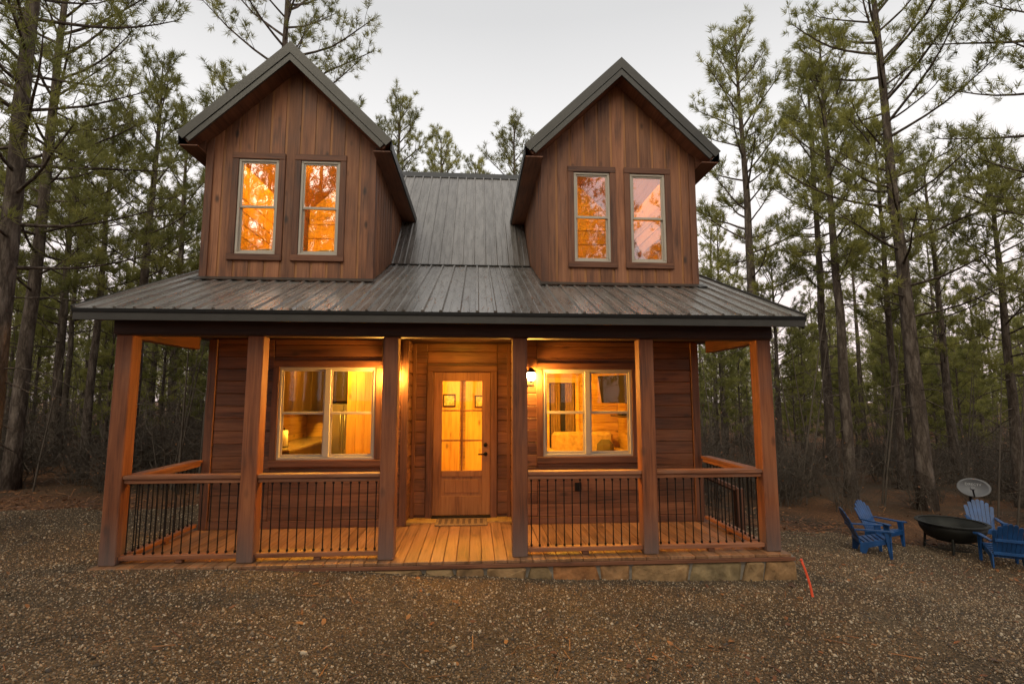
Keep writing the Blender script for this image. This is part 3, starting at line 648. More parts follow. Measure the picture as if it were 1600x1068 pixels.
# --- porch floor, rim, stone base
pf=obj('porch_floor',box(-3.62,3.66,-.07,YD+.02,-.074,-.034),M['trim_x'],cabin)
nb=54; bw_=(3.66+3.645)/nb
for i in range(nb):
    a=-3.645+i*bw_; hi=YD+.01 if -.72<a+bw_/2<.71 else YW+.012
    obj('deck_board',box(a+.0022,a+bw_-.0022,-.085+rnd.uniform(-.003,.003),hi,-.032,rnd.uniform(-.0015,.0015),.004),M['deck'],pf)
obj('rim_board',box(-3.66,3.70,-.095,-.0715,-.072,-.033,.004),M['trim_x'],pf)
sb=obj('stone_base',box(-3.6,3.72,-.055,.35,-.75,-.076),M['mortar'],cabin)
sb2=obj('base_return',box(3.66,3.74,.0,YW+.1,-.75,-.05),M['mortar'],cabin)
# irregular stones along the front
rs=np.random.default_rng(12); xs=[-1.3]
while xs[-1]<3.7: xs.append(xs[-1]+rs.uniform(.24,.66))
xs[-1]=3.73; n=0
def stone(pl,yf,yb):
    c=np.mean(pl,0); k=len(pl); v=[]
    for y_,sc_ in((yb,1),(yf+.018,1),(yf,.90)):
        for p in pl: q=c+(np.array(p)-c)*sc_; v.append((q[0],y_+(rs.uniform(-.006,.006) if sc_<1 else 0),q[1]))
    v.append((c[0],yf-.008,c[1])); f=[]
    for r_ in(0,1):
        for i in range(k): f.append([r_*k+i,r_*k+(i+1)%k,(r_+1)*k+(i+1)%k,(r_+1)*k+i])
    for i in range(k): f.append([2*k+i,2*k+(i+1)%k,3*k])
    return np.array(v),f
jt=[(x,x+rs.uniform(-.07,.07)) for x in xs]; jt[0]=(xs[0],xs[0]); jt[-1]=(3.73,3.73)
for (a,at),(b,bt) in zip(jt,jt[1:]):
    g=float(gz((a+b)/2,-.1)); z1=-.078; z0=g-.10; zm=(z0+z1)/2; e_=.007
    pl=[(a+e_,z0),(b-e_,z0),((b+bt)/2-e_-rs.uniform(0,.015),zm+rs.uniform(-.03,.03)),(bt-e_-rs.uniform(0,.02),z1-.02),(bt-e_-.035,z1-rs.uniform(0,.006)),((at+bt)/2+rs.uniform(-.05,.05),z1-rs.uniform(0,.008)),(at+e_+.03,z1-rs.uniform(0,.006)),(at+e_+rs.uniform(0,.02),z1-.02),((a+at)/2+e_+rs.uniform(0,.015),zm+rs.uniform(-.03,.03))]
    if b-a>.45 and rs.random()<.4:   # one course split in two by a bed joint
        t_=z1-rs.uniform(.075,.10); xm_=a+(b-a)*rs.uniform(.45,.6)
        obj('stone',stone([(a+e_,z0),(b-e_,z0),(b-e_,t_-.006+rs.uniform(-.02,.01)),(xm_,t_-.006),(a+e_,t_-.006+rs.uniform(-.02,.01))],-.075-rs.uniform(0,.02),-.019),M['stone'],sb)
        obj('stone',stone([(a+e_,t_+.012),(xm_-.004,t_+.006),(xm_+.03-e_,z1-.002),(at+e_+.01,z1-.002)],-.075-rs.uniform(0,.03),-.019),M['stone'],sb)
        obj('stone',stone([(xm_+.012,t_+.006),(b-e_,t_+.012),(bt-e_-.01,z1-.002),(xm_+.045,z1-.002)],-.075-rs.uniform(0,.03),-.019),M['stone'],sb)
    else: obj('stone',stone(pl,-.075-rs.uniform(0,.03),-.019),M['stone'],sb)
y=.0
for k in range(4):
    b=y+rs.uniform(.25,.42); pl=[(y+.01,-.9),(b-.01,-.9),(b-.012,-.3),(b-.03,-.06),(y+.03,-.06),(y+.012,-.3)]
    v,f=stone(pl,-.03,0); obj('stone',(np.stack([3.74-v[:,1],v[:,0],v[:,2]],1),f),M['stone'],sb2); y=b
# --- posts, beam, ceiling
PL=[-3.603,-2.255,-.817,.771-PW,2.212-PW,3.603-PW]
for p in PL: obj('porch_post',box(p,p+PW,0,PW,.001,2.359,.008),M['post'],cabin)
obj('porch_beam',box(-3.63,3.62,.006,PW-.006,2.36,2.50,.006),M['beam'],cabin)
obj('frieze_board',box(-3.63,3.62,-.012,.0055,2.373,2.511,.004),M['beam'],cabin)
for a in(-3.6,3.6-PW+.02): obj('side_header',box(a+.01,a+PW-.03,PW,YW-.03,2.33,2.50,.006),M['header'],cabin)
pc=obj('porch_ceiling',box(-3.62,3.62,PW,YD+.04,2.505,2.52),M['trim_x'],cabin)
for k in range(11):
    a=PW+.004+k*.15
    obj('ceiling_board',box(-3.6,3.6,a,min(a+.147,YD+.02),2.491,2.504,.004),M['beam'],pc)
# --- railings
bal_me=mesh('baluster',*join(lathe([(.0062,-.365),(.0062,.365)],7),lathe([(.0125,.335),(.0125,.355)],7),lathe([(.0125,-.355),(.0125,-.335)],7)),M['black'],False)
def railing(a,b,axis,c):
    """handrail, sub rail, bottom rail and round balusters between a and b along axis 0/1; c is the cross centre"""
    def bx_(l0,l1,w,z0,z1,bv=.005):
        return box(l0,l1,c-w/2,c+w/2,z0,z1,bv) if axis==0 else box(c-w/2,c+w/2,l0,l1,z0,z1,bv)
    m_=M['rail_x' if axis==0 else 'rail_y']
    r=obj('railing',bx_(a,b,.135,.852,.892,.006),m_,cabin)
    obj('sub_rail',bx_(a+.002,b-.002,.088,.806,.8515),m_,r)
    obj('bottom_rail',bx_(a+.002,b-.002,.088,.04,.085),m_,r)
    mid=(a+b)/2; obj('support_block',bx_(mid-.035,mid+.035,.07,.002,.0395),M['trim_x'],r)
    n=max(2,round((b-a)/.092)); 
    for i in range(n):
        t=a+(i+.5)*(b-a)/n; share('baluster',bal_me,(t,c,.446) if axis==0 else (c,t,.446),r)
for i,j in((0,1),(1,2),(3,4),(4,5)): railing(PL[i]+PW+.001,PL[j]-.001,0,PW/2)
railing(PW+.001,YW-.029,1,-3.405); railing(PW+.001,YW-.029,1,3.405)

# ------------------------------------------------------------------ lamps of the cabin
bulb=emit('bulb_glow',(1,.48,.08),900)
def lantern(x,label):
    y=YW-.006; t=empty('wall_lantern',(x,y,1.93)); tag(t,label,'wall lamp','porch wall lanterns')
    obj('back_plate',box(x-.05,x+.05,y-.02,y,1.86,2.06,.006),M['black'],t)
    obj('cap',join(lathe([(.075,0),(.072,.018),(.03,.055),(.012,.07)],16,(x,y-.135,2.03)),box(x-.012,x+.012,y-.135,y-.02,2.05,2.075)),M['black'],t)
    obj('glass_shade',lathe([(.030,-.10),(.046,-.085),(.058,0)],16,(x,y-.135,2.028)),bulb,t,True)
    obj('finial',lathe([(.012,-.13),(.03,-.102),(.03,-.1005)],12,(x,y-.135,2.028)),M['black'],t)
lantern(.952,'lit wall lantern glowing beside the right porch window')
lantern(-.955,'lit wall lantern half hidden behind the post left of the door')
def ceiling_lamp(x,y,z,r,st,label,group='warm ceiling lamps inside the cabin',dp=1.0):
    t=empty('ceiling_lamp',(x,y,z)); tag(t,label,'ceiling lamp',group)
    obj('base',lathe([(r+.015,0),(r+.015,-.018*dp),(r,-.02*dp)],20,(x,y,z)),M['almond'],t)
    obj('diffuser',lathe([(r,-.0205*dp),(r*.9,-.05*dp),(r*.5,-.075*dp),(.01,-.082*dp)],20,(x,y,z)),emit('lamp_diffuser',(1,.50,.04),st*14),t,True)
ceiling_lamp(-2.35,3.0,2.519,.17,26,'lit ceiling lamp in the kitchen behind the left porch window')
ceiling_lamp(1.42,3.3,2.519,.14,36,'lit ceiling lamp behind the upper left pane of the right porch window')
ceiling_lamp(2.6,2.6,2.519,.12,26,'lit ceiling lamp behind the upper right pane of the right porch window')
ceiling_lamp(-.05,3.2,2.519,.15,24,'lit ceiling lamp in the hall behind the front door')
ceiling_lamp(0.0,.8,2.4905,.085,18,'small flat lit lamp in the porch ceiling before the front door',None,.42)
for (c,hw),st,nm in((DORM[0],60,'left'),(DORM[1],27,'right')):
    ceiling_lamp(c,2.9,6.56-.2-.06-.12,.12,st,'lit lamp under the loft ceiling behind the %s dormer windows'%nm)

# ------------------------------------------------------------------ things indoors
def cabinet(x0,x1,y0,y1,z0,z1,nd,label,group,crown=False,front='y'):
    t=empty('kitchen_cabinet',((x0+x1)/2,(y0+y1)/2,z0)); tag(t,label,'cabinet',group)
    obj('carcass',box(x0,x1,y0+.02,y1,z0,z1),M['cab'],t)
    dw_=(x1-x0)/nd
    for i in range(nd):
        a,b=x0+i*dw_+.006,x0+(i+1)*dw_-.006
        d=obj('cabinet_door',join(box(a,a+.055,y0,y0+.019,z0+.01,z1-.01,.003),box(b-.055,b,y0,y0+.019,z0+.01,z1-.01,.003),box(a+.055,b-.055,y0,y0+.019,z0+.01,z0+.065,.003),box(a+.055,b-.055,y0,y0+.019,z1-.065,z1-.01,.003),box(a+.05,b-.05,y0+.009,y0+.019,z0+.06,z1-.06)),M['cab'],t)
    if crown: obj('crown_moulding',prism([(y0-.05,z1+.06),(y1,z1+.06),(y1,z1),(y0,z1)],0,x0-.0,x1+.02),M['cab'],t)
    return t
cabinet(-3.18,-2.62,4.62,4.98,1.42,2.22,2,'dark wood wall cabinet in the kitchen corner behind the left porch window','kitchen cabinets',True)
cabinet(-2.60,-2.06,4.62,4.98,1.62,2.22,2,'short dark wood wall cabinet above the steel refrigerator','kitchen cabinets',True)
t=empty('kitchen_cabinet',(-3.0,3.7,1.45)); tag(t,'dark wood wall cabinet on the kitchen side wall near the left window pane','cabinet','kitchen cabinets')
obj('carcass',box(-3.18,-2.86,3.15,4.55,1.45,2.22),M['cab'],t)
for k in range(3): obj('cabinet_door',box(-2.859,-2.84,3.16+k*.465,3.61+k*.465,1.46,2.21,.004),M['cab'],t)
obj('crown_moulding',box(-3.18,-2.80,3.10,4.56,2.221,2.28,.01),M['cab'],t)
t=cabinet(-3.18,-2.62,4.42,4.98,.02,.88,2,'dark wood base cabinet along the kitchen back wall','kitchen cabinets')
obj('countertop',box(-3.18,-2.60,4.39,4.98,.881,.92,.004),plain('stone_counter',(.16,.12,.08),.25,noise=.4,ns=40),t)
t=cabinet(-3.18,-2.58,2.3,4.38,.02,.88,2,'long dark wood base cabinet under the kitchen side wall','kitchen cabinets')
obj('countertop',box(-3.18,-2.56,2.28,4.385,.881,.92,.004),D.materials['stone_counter'],t)
t=empty('refrigerator',(-2.32,4.65,.013)); tag(t,'brushed steel refrigerator with two long door handles in the kitchen','refrigerator')
obj('body',box(-2.58,-2.06,4.42,4.97,.013,1.58,.008),M['steel'],t)
for a,b in((-2.578,-2.322),(-2.318,-2.062)): obj('refrigerator_door',box(a,b,4.36,4.419,.06,1.575,.01),M['steel'],t)
for a in(-2.36,-2.28): obj('handle',tube([(a,4.36,.75),(a,4.315,.78),(a,4.315,1.42),(a,4.36,1.45)],.012,8),M['steel'],t,True)
paper=plain('paper',(.80,.78,.72),.8)
t=empty('paper_towel_roll',(-2.82,2.75,.92)); tag(t,'white paper towel roll standing on the kitchen counter','paper towel')
obj('roll',lathe([(.06,.012),(.06,.26)],18,(-2.82,2.75,.92)),paper,t,True); obj('stand',join(lathe([(.075,0),(.075,.011)],18,(-2.82,2.75,.92)),lathe([(.01,.261),(.01,.30)],8,(-2.82,2.75,.92))),M['black'],t)
t=empty('cutting_board',(-2.9,3.3,.92)); tag(t,'wooden cutting board leaning on the kitchen side wall','cutting board')
obj('board_slab',box(-3.12,-3.09,3.1,3.5,.921,1.22,.008),M['rail_y'],t)
# television on an arm, shelf below
t=empty('television',(3.05,3.5,1.75)); tag(t,'black flat television tilted on a wall arm behind the right porch window','television')
scr=np.array(box(-.41,.41,-.02,.02,-.26,.26,.006)[0]); ff=box(-.41,.41,-.02,.02,-.26,.26,.006)[1]
rm=np.array((Matrix.Rotation(R(-62),3,'Z')@Matrix.Rotation(R(10),3,'X')))
obj('screen',(scr@rm.T+[2.80,3.75,1.85],ff),plain('tv_black',(.012,.012,.013),.2),t)
obj('wall_arm',tube([(3.18,3.85,1.85),(2.98,3.82,1.85),(2.83,3.765,1.85)],.02,8),M['black'],t)
t=empty('wall_shelf',(3.05,3.9,1.35)); tag(t,'dark wall shelf holding a small box under the television','shelf')
obj('shelf_board',box(2.85,3.18,3.5,4.3,1.33,1.36,.004),M['cab'],t); obj('shelf_bracket',box(3.1,3.18,3.85,3.9,1.2,1.329),M['cab'],t)
t=obj('cable_box',box(2.9,3.1,3.7,4.0,1.361,1.41,.006),M['black']); tag(t,'small black box on the shelf under the television','box')
t=empty('sofa',(2.35,4.4,.013)); tag(t,'low tan sofa with a dark cushion against the far wall of the living room','sofa')
sof=plain('sofa_cloth',(.42,.27,.11),.9,noise=.25,ns=14)
obj('seat',box(1.75,3.0,4.0,4.75,.12,.46,.05),sof,t); obj('backrest',box(1.75,3.0,4.65,4.9,.461,1.0,.06),sof,t)
for a in(1.60,2.99): obj('armrest',box(a,a+.16,4.0,4.85,.05,.68,.04),sof,t)
for a,b in((1.65,4.05),(3.05,4.05),(1.65,4.75),(3.05,4.75)): obj('foot',box(a,a+.05,b,b+.05,.013,.119),M['cab'],t)
t=obj('throw_cushion',box(2.62,2.95,4.4,4.63,.47,.86,.09),plain('cushion',(.10,.075,.04),.9)); tag(t,'dark square cushion standing on the tan sofa','cushion')
for a,z,y_ in((-.42,1.52,4.182),(.18,1.5,4.582)):
    t=empty('picture_frame',(a,y_,z)); tag(t,'small framed picture on the pine wall behind the %s door panes'%('left' if a<0 else 'right'),'picture')
    obj('frame',join(box(a,a+.24,y_-.02,y_,z,z+.025,.003),box(a,a+.24,y_-.02,y_,z+.215,z+.24,.003),box(a,a+.025,y_-.02,y_,z+.025,z+.215),box(a+.215,a+.24,y_-.02,y_,z+.025,z+.215)),M['cab'],t)
    obj('print',box(a+.025,a+.215,y_-.008,y_-.001,z+.025,z+.215),plain('print',(.5,.36,.2),.6,noise=.5,ns=20),t)
# bed heads of the lofts: pillows under the dormer windows
for xx,lab in((-2.74,'left window'),(-1.9,'right window')):
    t=obj('pillow',(lambda g:(g[0]*[.24,.12,.09]+[xx,1.62,3.70],g[1]))(lathe([(.15,-1),(.75,-.7),(1,0),(.75,.7),(.15,1)],14)),plain('pillow_cloth',(.35,.30,.2),.9),smooth=True); tag(t,'pale pillow at the sill of the %s of the left dormer'%lab,'pillow')

# door mat
mp=on_y(715,815,1.2); t=empty('door_mat',(.03,1.57,.002)); tag(t,'small woven tan door mat lying in front of the door','door mat')
obj('mat_body',box(-.33,.37,1.38,1.76,.003,.018,.004),plain('coir',(.24,.15,.075),.95,noise=.4,ns=60,bump=.8,bs=200),t)
for k in range(8): obj('mat_stripe',box(-.29+k*.08,-.25+k*.08,1.44,1.70,.0185,.021),plain('mat_stripe_dark',(.09,.05,.03),.95) if k==0 else D.materials['mat_stripe_dark'],t)

# ------------------------------------------------------------------ yard things
# orange marker
b0=on_ground(1272,937); tp=on_y(1252,874,b0[1]+.05)
t=empty('marker_stake',b0); tag(t,'bent bright orange plastic marker stake stuck in the gravel by the stone base','marker stake')
k=np.linspace(0,1,9); path=np.stack([b0[0]+(tp[0]-b0[0])*k+.020*np.sin(k*math.pi),b0[1]+.05*k,b0[2]-.08+(tp[2]-b0[2]+.08)*k],1)
obj('shaft',tube(path,np.linspace(.013,.011,9),8),M['orange'],t,True); obj('tip',lathe([(.0125,-.012),(.0125,.006),(.006,.012)],8,path[-1]),M['orange'],t,True)
# chairs
blue=plain('blue_plastic',(.009,.062,.20),.42,noise=.3,ns=6)
def chair(loc,rz,label,s_=1.0):
    """fan back garden chair facing local -y"""
    t=empty('garden_chair',loc); tag(t,label,'chair','blue garden chairs round the fire pit')
    parts=[]
    def pc_(n,g,sm=False):
        v=np.asarray(g[0])*s_; o=D.objects.new(n,mesh(n,v,g[1],blue,sm)); COL.objects.link(o); o.parent=t
    a=R(24); ca,sa=math.cos(a),math.sin(a)
    nsl=7
    for i in range(nsl):
        u=(i-(nsl-1)/2)/((nsl-1)/2); h=.74-.16*u*u; hb=.058 ; x0=u*.19; x1=u*.245
        w0,w1=.029,.037
        pl=[(x0-w0,-.05),(x0+w0,-.05),(x1+w1,h-.02),(x1+w1*.5,h+.005),(x1-w1*.5,h+.005),(x1-w1,h-.02)]
        v=[]
        for dy in(0,.018):
            for p in pl: v.append((p[0],.22+p[1]*sa+dy*ca-.012*(1-u*u)*0,.26+p[1]*ca-dy*sa))
        k_=len(pl); f=[list(range(k_)),list(range(2*k_-1,k_-1,-1))]+[[q,q+k_,(q+1)%k_+k_,(q+1)%k_] for q in range(k_)]
        pc_('back_slat',(np.array(v),f))
    for hh in(.05,.36):
        v,f=box(-.235,.235,0,.022,-.03,.03,.005); v=v.copy(); yy=.22+hh*sa+.02; pc_('back_brace',(v+[0,yy,.26+hh*ca-.01],f))
    for i in range(6):
        y_=-.25+i*.087; z=.37-.1*(i/5); pc_('seat_slat',box(-.25,.25,y_,y_+.078,z-.01,z+.012,.006))
    for sx in(-1,1):
        pc_('armrest',(lambda g:(g[0]*[sx,1,1],g[1] if sx>0 else [q[::-1] for q in g[1]]))(prism([(.25,.34),(.30,.36),(.33,-.20),(.38,-.27),(.37,-.33),(.27,-.33),(.245,-.2)],2,.535,.56)))
        g=box(.262,.315,-.285,-.255,0,.534,.006); g=(g[0]*[sx,1,1],g[1]); pc_('leg',g)
        g=box(.27,.307,-.254,-.16,.0,.534,.005); v=g[0].copy(); lo=v[:,2]<.3; v[lo,1]=np.where(v[lo,1]>-.2,-.235,v[lo,1]); pc_('leg_gusset',(v*[sx,1,1],g[1]))
        pl=[(-.28,.37),(-.27,.30),(.12,.19),(.20,.0),(.28,.0),(.27,.26),(.22,.285),(-.25,.378)]
        pc_('leg',prism(pl,0,*sorted((sx*.236,sx*.261))))
    pc_('apron',box(-.26,.26,-.285,-.262,.27,.375,.005))
    t.rotation_euler=(0,0,rz); return t
def gl(px,py):
    p=on_ground(px,py); return (p[0],p[1],float(zgravel(p[0],p[1]))-.004)
A=gl(1362,866); chair(A,R(68),'blue garden chair seen from behind its leaning back, nearest the porch',.69)
B=gl(1382,853); chair(B,R(22),'blue garden chair showing its fanned slats, just behind the one nearest the porch',.69)
Cc=gl(1541,850); chair(Cc,R(-36),'blue garden chair facing the camera across the dark fire pit',.69)
Dd=gl(1570,888); chair(Dd,R(150),'dark blue garden chair with its back to the camera at the right edge',.69)
# fire pit
P=gl(1491,864); px_,py_,pz_=P
t=empty('fire_pit',P); tag(t,'wide dark metal fire pit bowl on short legs between the blue chairs','fire pit')
iron=plain('dark_iron',(.022,.022,.018),.6,.5,noise=.3,ns=8)
obj('bowl',lathe([(.02,.15),(.22,.155),(.33,.20),(.41,.32),(.435,.42),(.415,.42),(.37,.32),(.30,.22),(.02,.18)],32,P),iron,t,True)
obj('rim',lathe([(.415,.421),(.465,.421),(.465,.436),(.415,.436),(.415,.421)],32,P,False),iron,t)
lid=plain('rim_board',(.20,.17,.07),.7)
for k in range(4):
    a=R(45+90*k); c_=math.cos(a); s2=math.sin(a)
    obj('leg',tube([(px_+c_*.33,py_+s2*.33,pz_+.30),(px_+c_*.36,py_+s2*.36,pz_+.0)],.018,7),iron,t)
obj('base_ring',tube([(px_+.35*math.cos(q),py_+.35*math.sin(q),pz_+.07) for q in np.linspace(0,2*math.pi,25)],.009,6),iron,t)
# satellite dish on a mast
Pd=on_y(1521,762,3.0); gzd=float(gz(Pd[0],Pd[1]))
t=empty('satellite_dish',(Pd[0],Pd[1],gzd)); tag(t,'grey oval satellite dish on a dark mast behind the fire pit','satellite dish')
gp=plain('dish_grey',(.13,.13,.135),.55,noise=.06,ns=3)
def dishpt(u,v): # u across v up, shallow bowl opening to -y
    return np.array([u,-.05+.09*(1-(u/.23)**2-(v/.165)**2)*1.0,v])
V=[];Fd=[];nr,na=6,32
for back in(0,1):
    V.append(dishpt(0,0)+[0,.014*back,0])
    for i in range(1,nr+1):
        for j in range(na):
            a=2*math.pi*j/na; r_=i/nr; V.append(dishpt(0.23*r_*math.cos(a),.165*r_*math.sin(a))+[0,.014*back,0])
nn=1+nr*na
for back in(0,1):
    o_=back*nn
    for j in range(na):
        q=[o_,o_+1+j,o_+1+(j+1)%na]; Fd.append(q if not back else q[::-1])
        for i in range(nr-1):
            q=[o_+1+i*na+j,o_+1+(i+1)*na+j,o_+1+(i+1)*na+(j+1)%na,o_+1+i*na+(j+1)%na]; Fd.append(q if not back else q[::-1])
for j in range(na):
    a=1+(nr-1)*na+j;b=1+(nr-1)*na+(j+1)%na; Fd.append([a,a+nn,b+nn,b])
rd=np.array(Matrix.Rotation(R(-40),3,'Z')@Matrix.Rotation(R(-22),3,'X'))
obj('reflector',((np.array(V)@rd.T)+Pd,Fd),gp,t,True)
obj('mast',tube([(Pd[0]+.05,Pd[1]+.12,gzd-.3),(Pd[0]+.05,Pd[1]+.12,Pd[2]-.05),(Pd[0]+.02,Pd[1]+.06,Pd[2]-.0)],.022,8),M['black'],t)
arm0=np.array([0,.0,-.155])@rd.T+Pd; arm1=np.array([-.05,-.36,-.10])@rd.T+Pd
obj('feed_arm',tube([arm0,arm1],.013,6),M['black'],t); obj('feed_horn',(box(-.03,.03,-.03,.03,-.025,.03,.006)[0]@rd.T+arm1,box(-.03,.03,-.03,.03,-.025,.03,.006)[1]),gp,t)
tcv=D.curves.new('lettering','FONT'); tcv.body='DIRECTV'; tcv.size=.055; tcv.align_x='CENTER'; tcv.extrude=.001
tcv.materials.append(plain('white_print',(.8,.8,.8),.5))
to=D.objects.new('lettering',tcv); COL.objects.link(to)
bpy.context.view_layer.update()
me=D.meshes.new_from_object(to.evaluated_get(bpy.context.evaluated_depsgraph_get())); D.objects.remove(to)
tv=np.array([q.co for q in me.vertices]); tv=np.stack([tv[:,0],np.zeros(len(tv)),tv[:,1]+.05],1)
tv=np.array([dishpt(a,c)+[0,-.006,0] for a,b,c in tv]); tv=tv@rd.T+Pd; tc_=tv.mean(0)
for q,vv in zip(me.vertices,tv-tc_): q.co=vv
share('lettering',me,tc_,t)
# stair handrail beside the porch at the right
t=empty('stair_handrail',(4.2,2.6,float(gz(4.2,2.6)))); tag(t,'dark sloping stair handrail with a post beyond the right porch railing','handrail')
h0=on_y(1092,738,2.1); h1=on_y(1150,764,2.1); h2=on_y(1156,800,2.1); zg=float(gz(h2[0],2.1))
obj('top_rail',tube([h0,h1],.045,6),M['trim_x'],t); obj('newel_post',box(h1[0]-.02,h1[0]+.10,2.04,2.16,zg-.05,h1[2]+.02,.008),M['trim_z'],t); obj('newel_post',box(h0[0]-.06,h0[0]+.05,2.04,2.16,zg-.05,h0[2]+.02,.008),M['trim_z'],t)

# ------------------------------------------------------------------ pines
def branchy(rng,base,d0,L,r0,up,n=6,wob=.12):
    p=np.array(base,float); d=np.array(d0,float); pts=[p.copy()]
    for i in range(n):
        d=d+np.array([0,0,up/n])+rng.normal(0,wob,3)*.5; d/=np.linalg.norm(d); p=p+d*L/n; pts.append(p.copy())
    return np.array(pts),np.linspace(r0,max(.004,r0*.25),n+1)
def tris(f):
    out=[]
    for q in f:
        for i in range(1,len(q)-1): out.append((q[0],q[i],q[i+1]))
    return out
class Acc:
    def __init__(s): s.v=[];s.t=[];s.n=0
    def add(s,g):
        v,f=g; s.v.append(np.asarray(v)); s.t.append(np.asarray(tris(f))+s.n); s.n+=len(v)
    def get(s): return np.concatenate(s.v),np.concatenate(s.t)
def needles(rng,P,A,m,ln,wd):
    """needle tufts: P (n,3) positions, A (n,3) axes, m needles each"""
    n=len(P); A=A/np.linalg.norm(A,axis=1)[:,None]
    P=np.repeat(P,m,0); A=np.repeat(A,m,0); k=n*m
    rv=rng.normal(size=(k,3)); pr_=rv-(rv*A).sum(1)[:,None]*A; pr_/=np.linalg.norm(pr_,axis=1)[:,None]
    th=rng.uniform(.12,1.35,k); d=A*np.cos(th)[:,None]+pr_*np.sin(th)[:,None]
    b=P+A*rng.uniform(-.09,.05,k)[:,None]; l=(ln*rng.uniform(.7,1.15,k))[:,None]
    sd=np.cross(d,rng.normal(size=(k,3))); sd/=np.linalg.norm(sd,axis=1)[:,None]
    tip=b+d*l; tip[:,2]-=.1*l[:,0]*rng.random(k)
    v=np.empty((k,3,3)); v[:,0]=b+d*l*.1-sd*wd/2; v[:,1]=b+d*l*.1+sd*wd/2; v[:,2]=tip
    return v.reshape(-1,3),np.arange(3*k).reshape(-1,3)
def make_pine(seed,H,r0,cb,nl,spread,m=20,ln=.19,wd=.011,dens=1.0,dead=10,simple=False):
    rng=np.random.default_rng(seed); acc=Acc()
    k=14; t=np.linspace(0,1,k); wob=np.cumsum(rng.normal(0,.012*H/10,(k,2)),0); wob-=wob[0]; wob*=np.minimum(1,t*4)[:,None]
    path=np.stack([wob[:,0],wob[:,1],t*H-.25],1); rad=r0*(1-t)**.75*.97+.012; rad[0]*=1.35; rad[1]*=1.02
    acc.add(tube(path,rad,9 if not simple else 6,True,.05,rng))
    P=[];A=[]
    def along(z):
        i=min(k-2,max(0,int(z/H*(k-1)))); f=z/H*(k-1)-i; return path[i]*(1-f)+path[i+1]*f+[0,0,.0]
    for j in range(nl):
        u=(j+rng.random())/nl; z=(cb+(H-cb)*u**.92)*.985; az=j*2.4+rng.normal(0,.5)
        L=spread*((.45+.75*u)*(1-u)**.62+.10)*rng.uniform(.7,1.25)
        el=R(2+46*u+rng.normal(0,9)); d=(math.cos(az)*math.cos(el),math.sin(az)*math.cos(el),math.sin(el))
        pts,rr=branchy(rng,along(z),d,L,.012+.0105*L,.45,6)
        acc.add(tube(pts,rr,5 if not simple else 3,False))
        n2=max(2,int((2.5+L*3.4)*dens))
        for s_ in range(n2):
            f=.30+.70*(s_+rng.random())/n2; x=f*6; i=min(5,int(x)); q=pts[i]*(1-x+i)+pts[i+1]*(x-i)
            dd=pts[i+1]-pts[i]; dd/=np.linalg.norm(dd); sd=np.cross(dd,[0,0,1]); sd/=np.linalg.norm(sd)+1e-6; sd*=(1 if s_%2 else -1)
            d2=dd*rng.uniform(.4,.9)+sd*rng.uniform(.4,1)+np.array([0,0,rng.uniform(0,.6)])
            d2/=np.linalg.norm(d2); l2=rng.uniform(.25,.85)*(1.15-.55*f)*min(1.2,.5+L*.25)
            p2,r2=branchy(rng,q,d2,l2,.008,.5,3,.2)
            acc.add(tube(p2,r2,3,False))
            nt_=1+int(l2*5*dens)
            for w_ in range(nt_):
                g=1-.75*w_/max(1,nt_)*rng.uniform(.6,1); ii=min(2,int(g*3)); pp=p2[ii]+(p2[ii+1]-p2[ii])*(g*3-ii)
                ax_=(p2[ii+1]-p2[ii])/l2*3+np.array([0,0,.55])
                if w_: 
                    off=rng.normal(0,.10,3); pp=pp+off; ax_=ax_+off*5
                P.append(pp);A.append(ax_)
        P.append(pts[-1]);A.append(pts[-1]-pts[-2]+[0,0,.05])
    for _ in range(4): P.append(path[-1]+rng.normal(0,.08,3)); A.append(np.array([rng.normal(0,.3),rng.normal(0,.3),1.]))
    for j in range(dead):
        z=cb*rng.uniform(.35,1.0); az=rng.uniform(0,6.3); el=R(rng.uniform(-22,18)); L=rng.uniform(.4,1.7)
        pts,rr=branchy(rng,along(z),(math.cos(az)*math.cos(el),math.sin(az)*math.cos(el),math.sin(el)),L,.014,-.25,4,.25); acc.add(tube(pts,rr,4 if not simple else 3,False))
    wv,wt=acc.get(); nv,nt_=needles(rng,np.array(P),np.array(A),m,ln,wd)
    return (wv,wt),(nv,nt_)
def pine_meshes(name,seed,**k):
    wd_,nd=make_pine(seed,**k)
    return fastmesh(name+'_trunk',*wd_,M['bark'],smooth=np.ones(len(wd_[1]),bool)),fastmesh(name+'_crown',*nd,M['needle'])
def pine_joined(name,seed,**k):
    (wv,wt),(nv,nt_)=make_pine(seed,**k)
    return fastmesh(name,np.concatenate([wv,nv]),np.concatenate([wt,nt_+len(wv)]),[M['bark'],M['needle']],mi=np.r_[np.zeros(len(wt)),np.ones(len(nt_))])
HERO={}
def hero(key,seed,**k): HERO[key]=pine_meshes('pine_'+key,seed,**k)
hero('tall',11,H=15,r0=.15,cb=4.3,nl=52,spread=3.3,m=28,wd=.014,dens=1.1)
hero('big',12,H=16,r0=.165,cb=4.6,nl=58,spread=3.6,m=28,wd=.014,dens=1.1)
hero('mid',13,H=12,r0=.145,cb=4.2,nl=46,spread=2.4,m=28,wd=.015,dens=1.15)
hero('slim',14,H=12,r0=.125,cb=5.0,nl=40,spread=2.0,m=28,wd=.015,dens=1.2)
hero('small',15,H=9,r0=.115,cb=3.2,nl=36,spread=2.1,m=28,wd=.015,dens=1.15)
hero('young',16,H=7,r0=.07,cb=1.6,nl=34,spread=1.6,m=30,wd=.016,dens=1.15,dead=4)
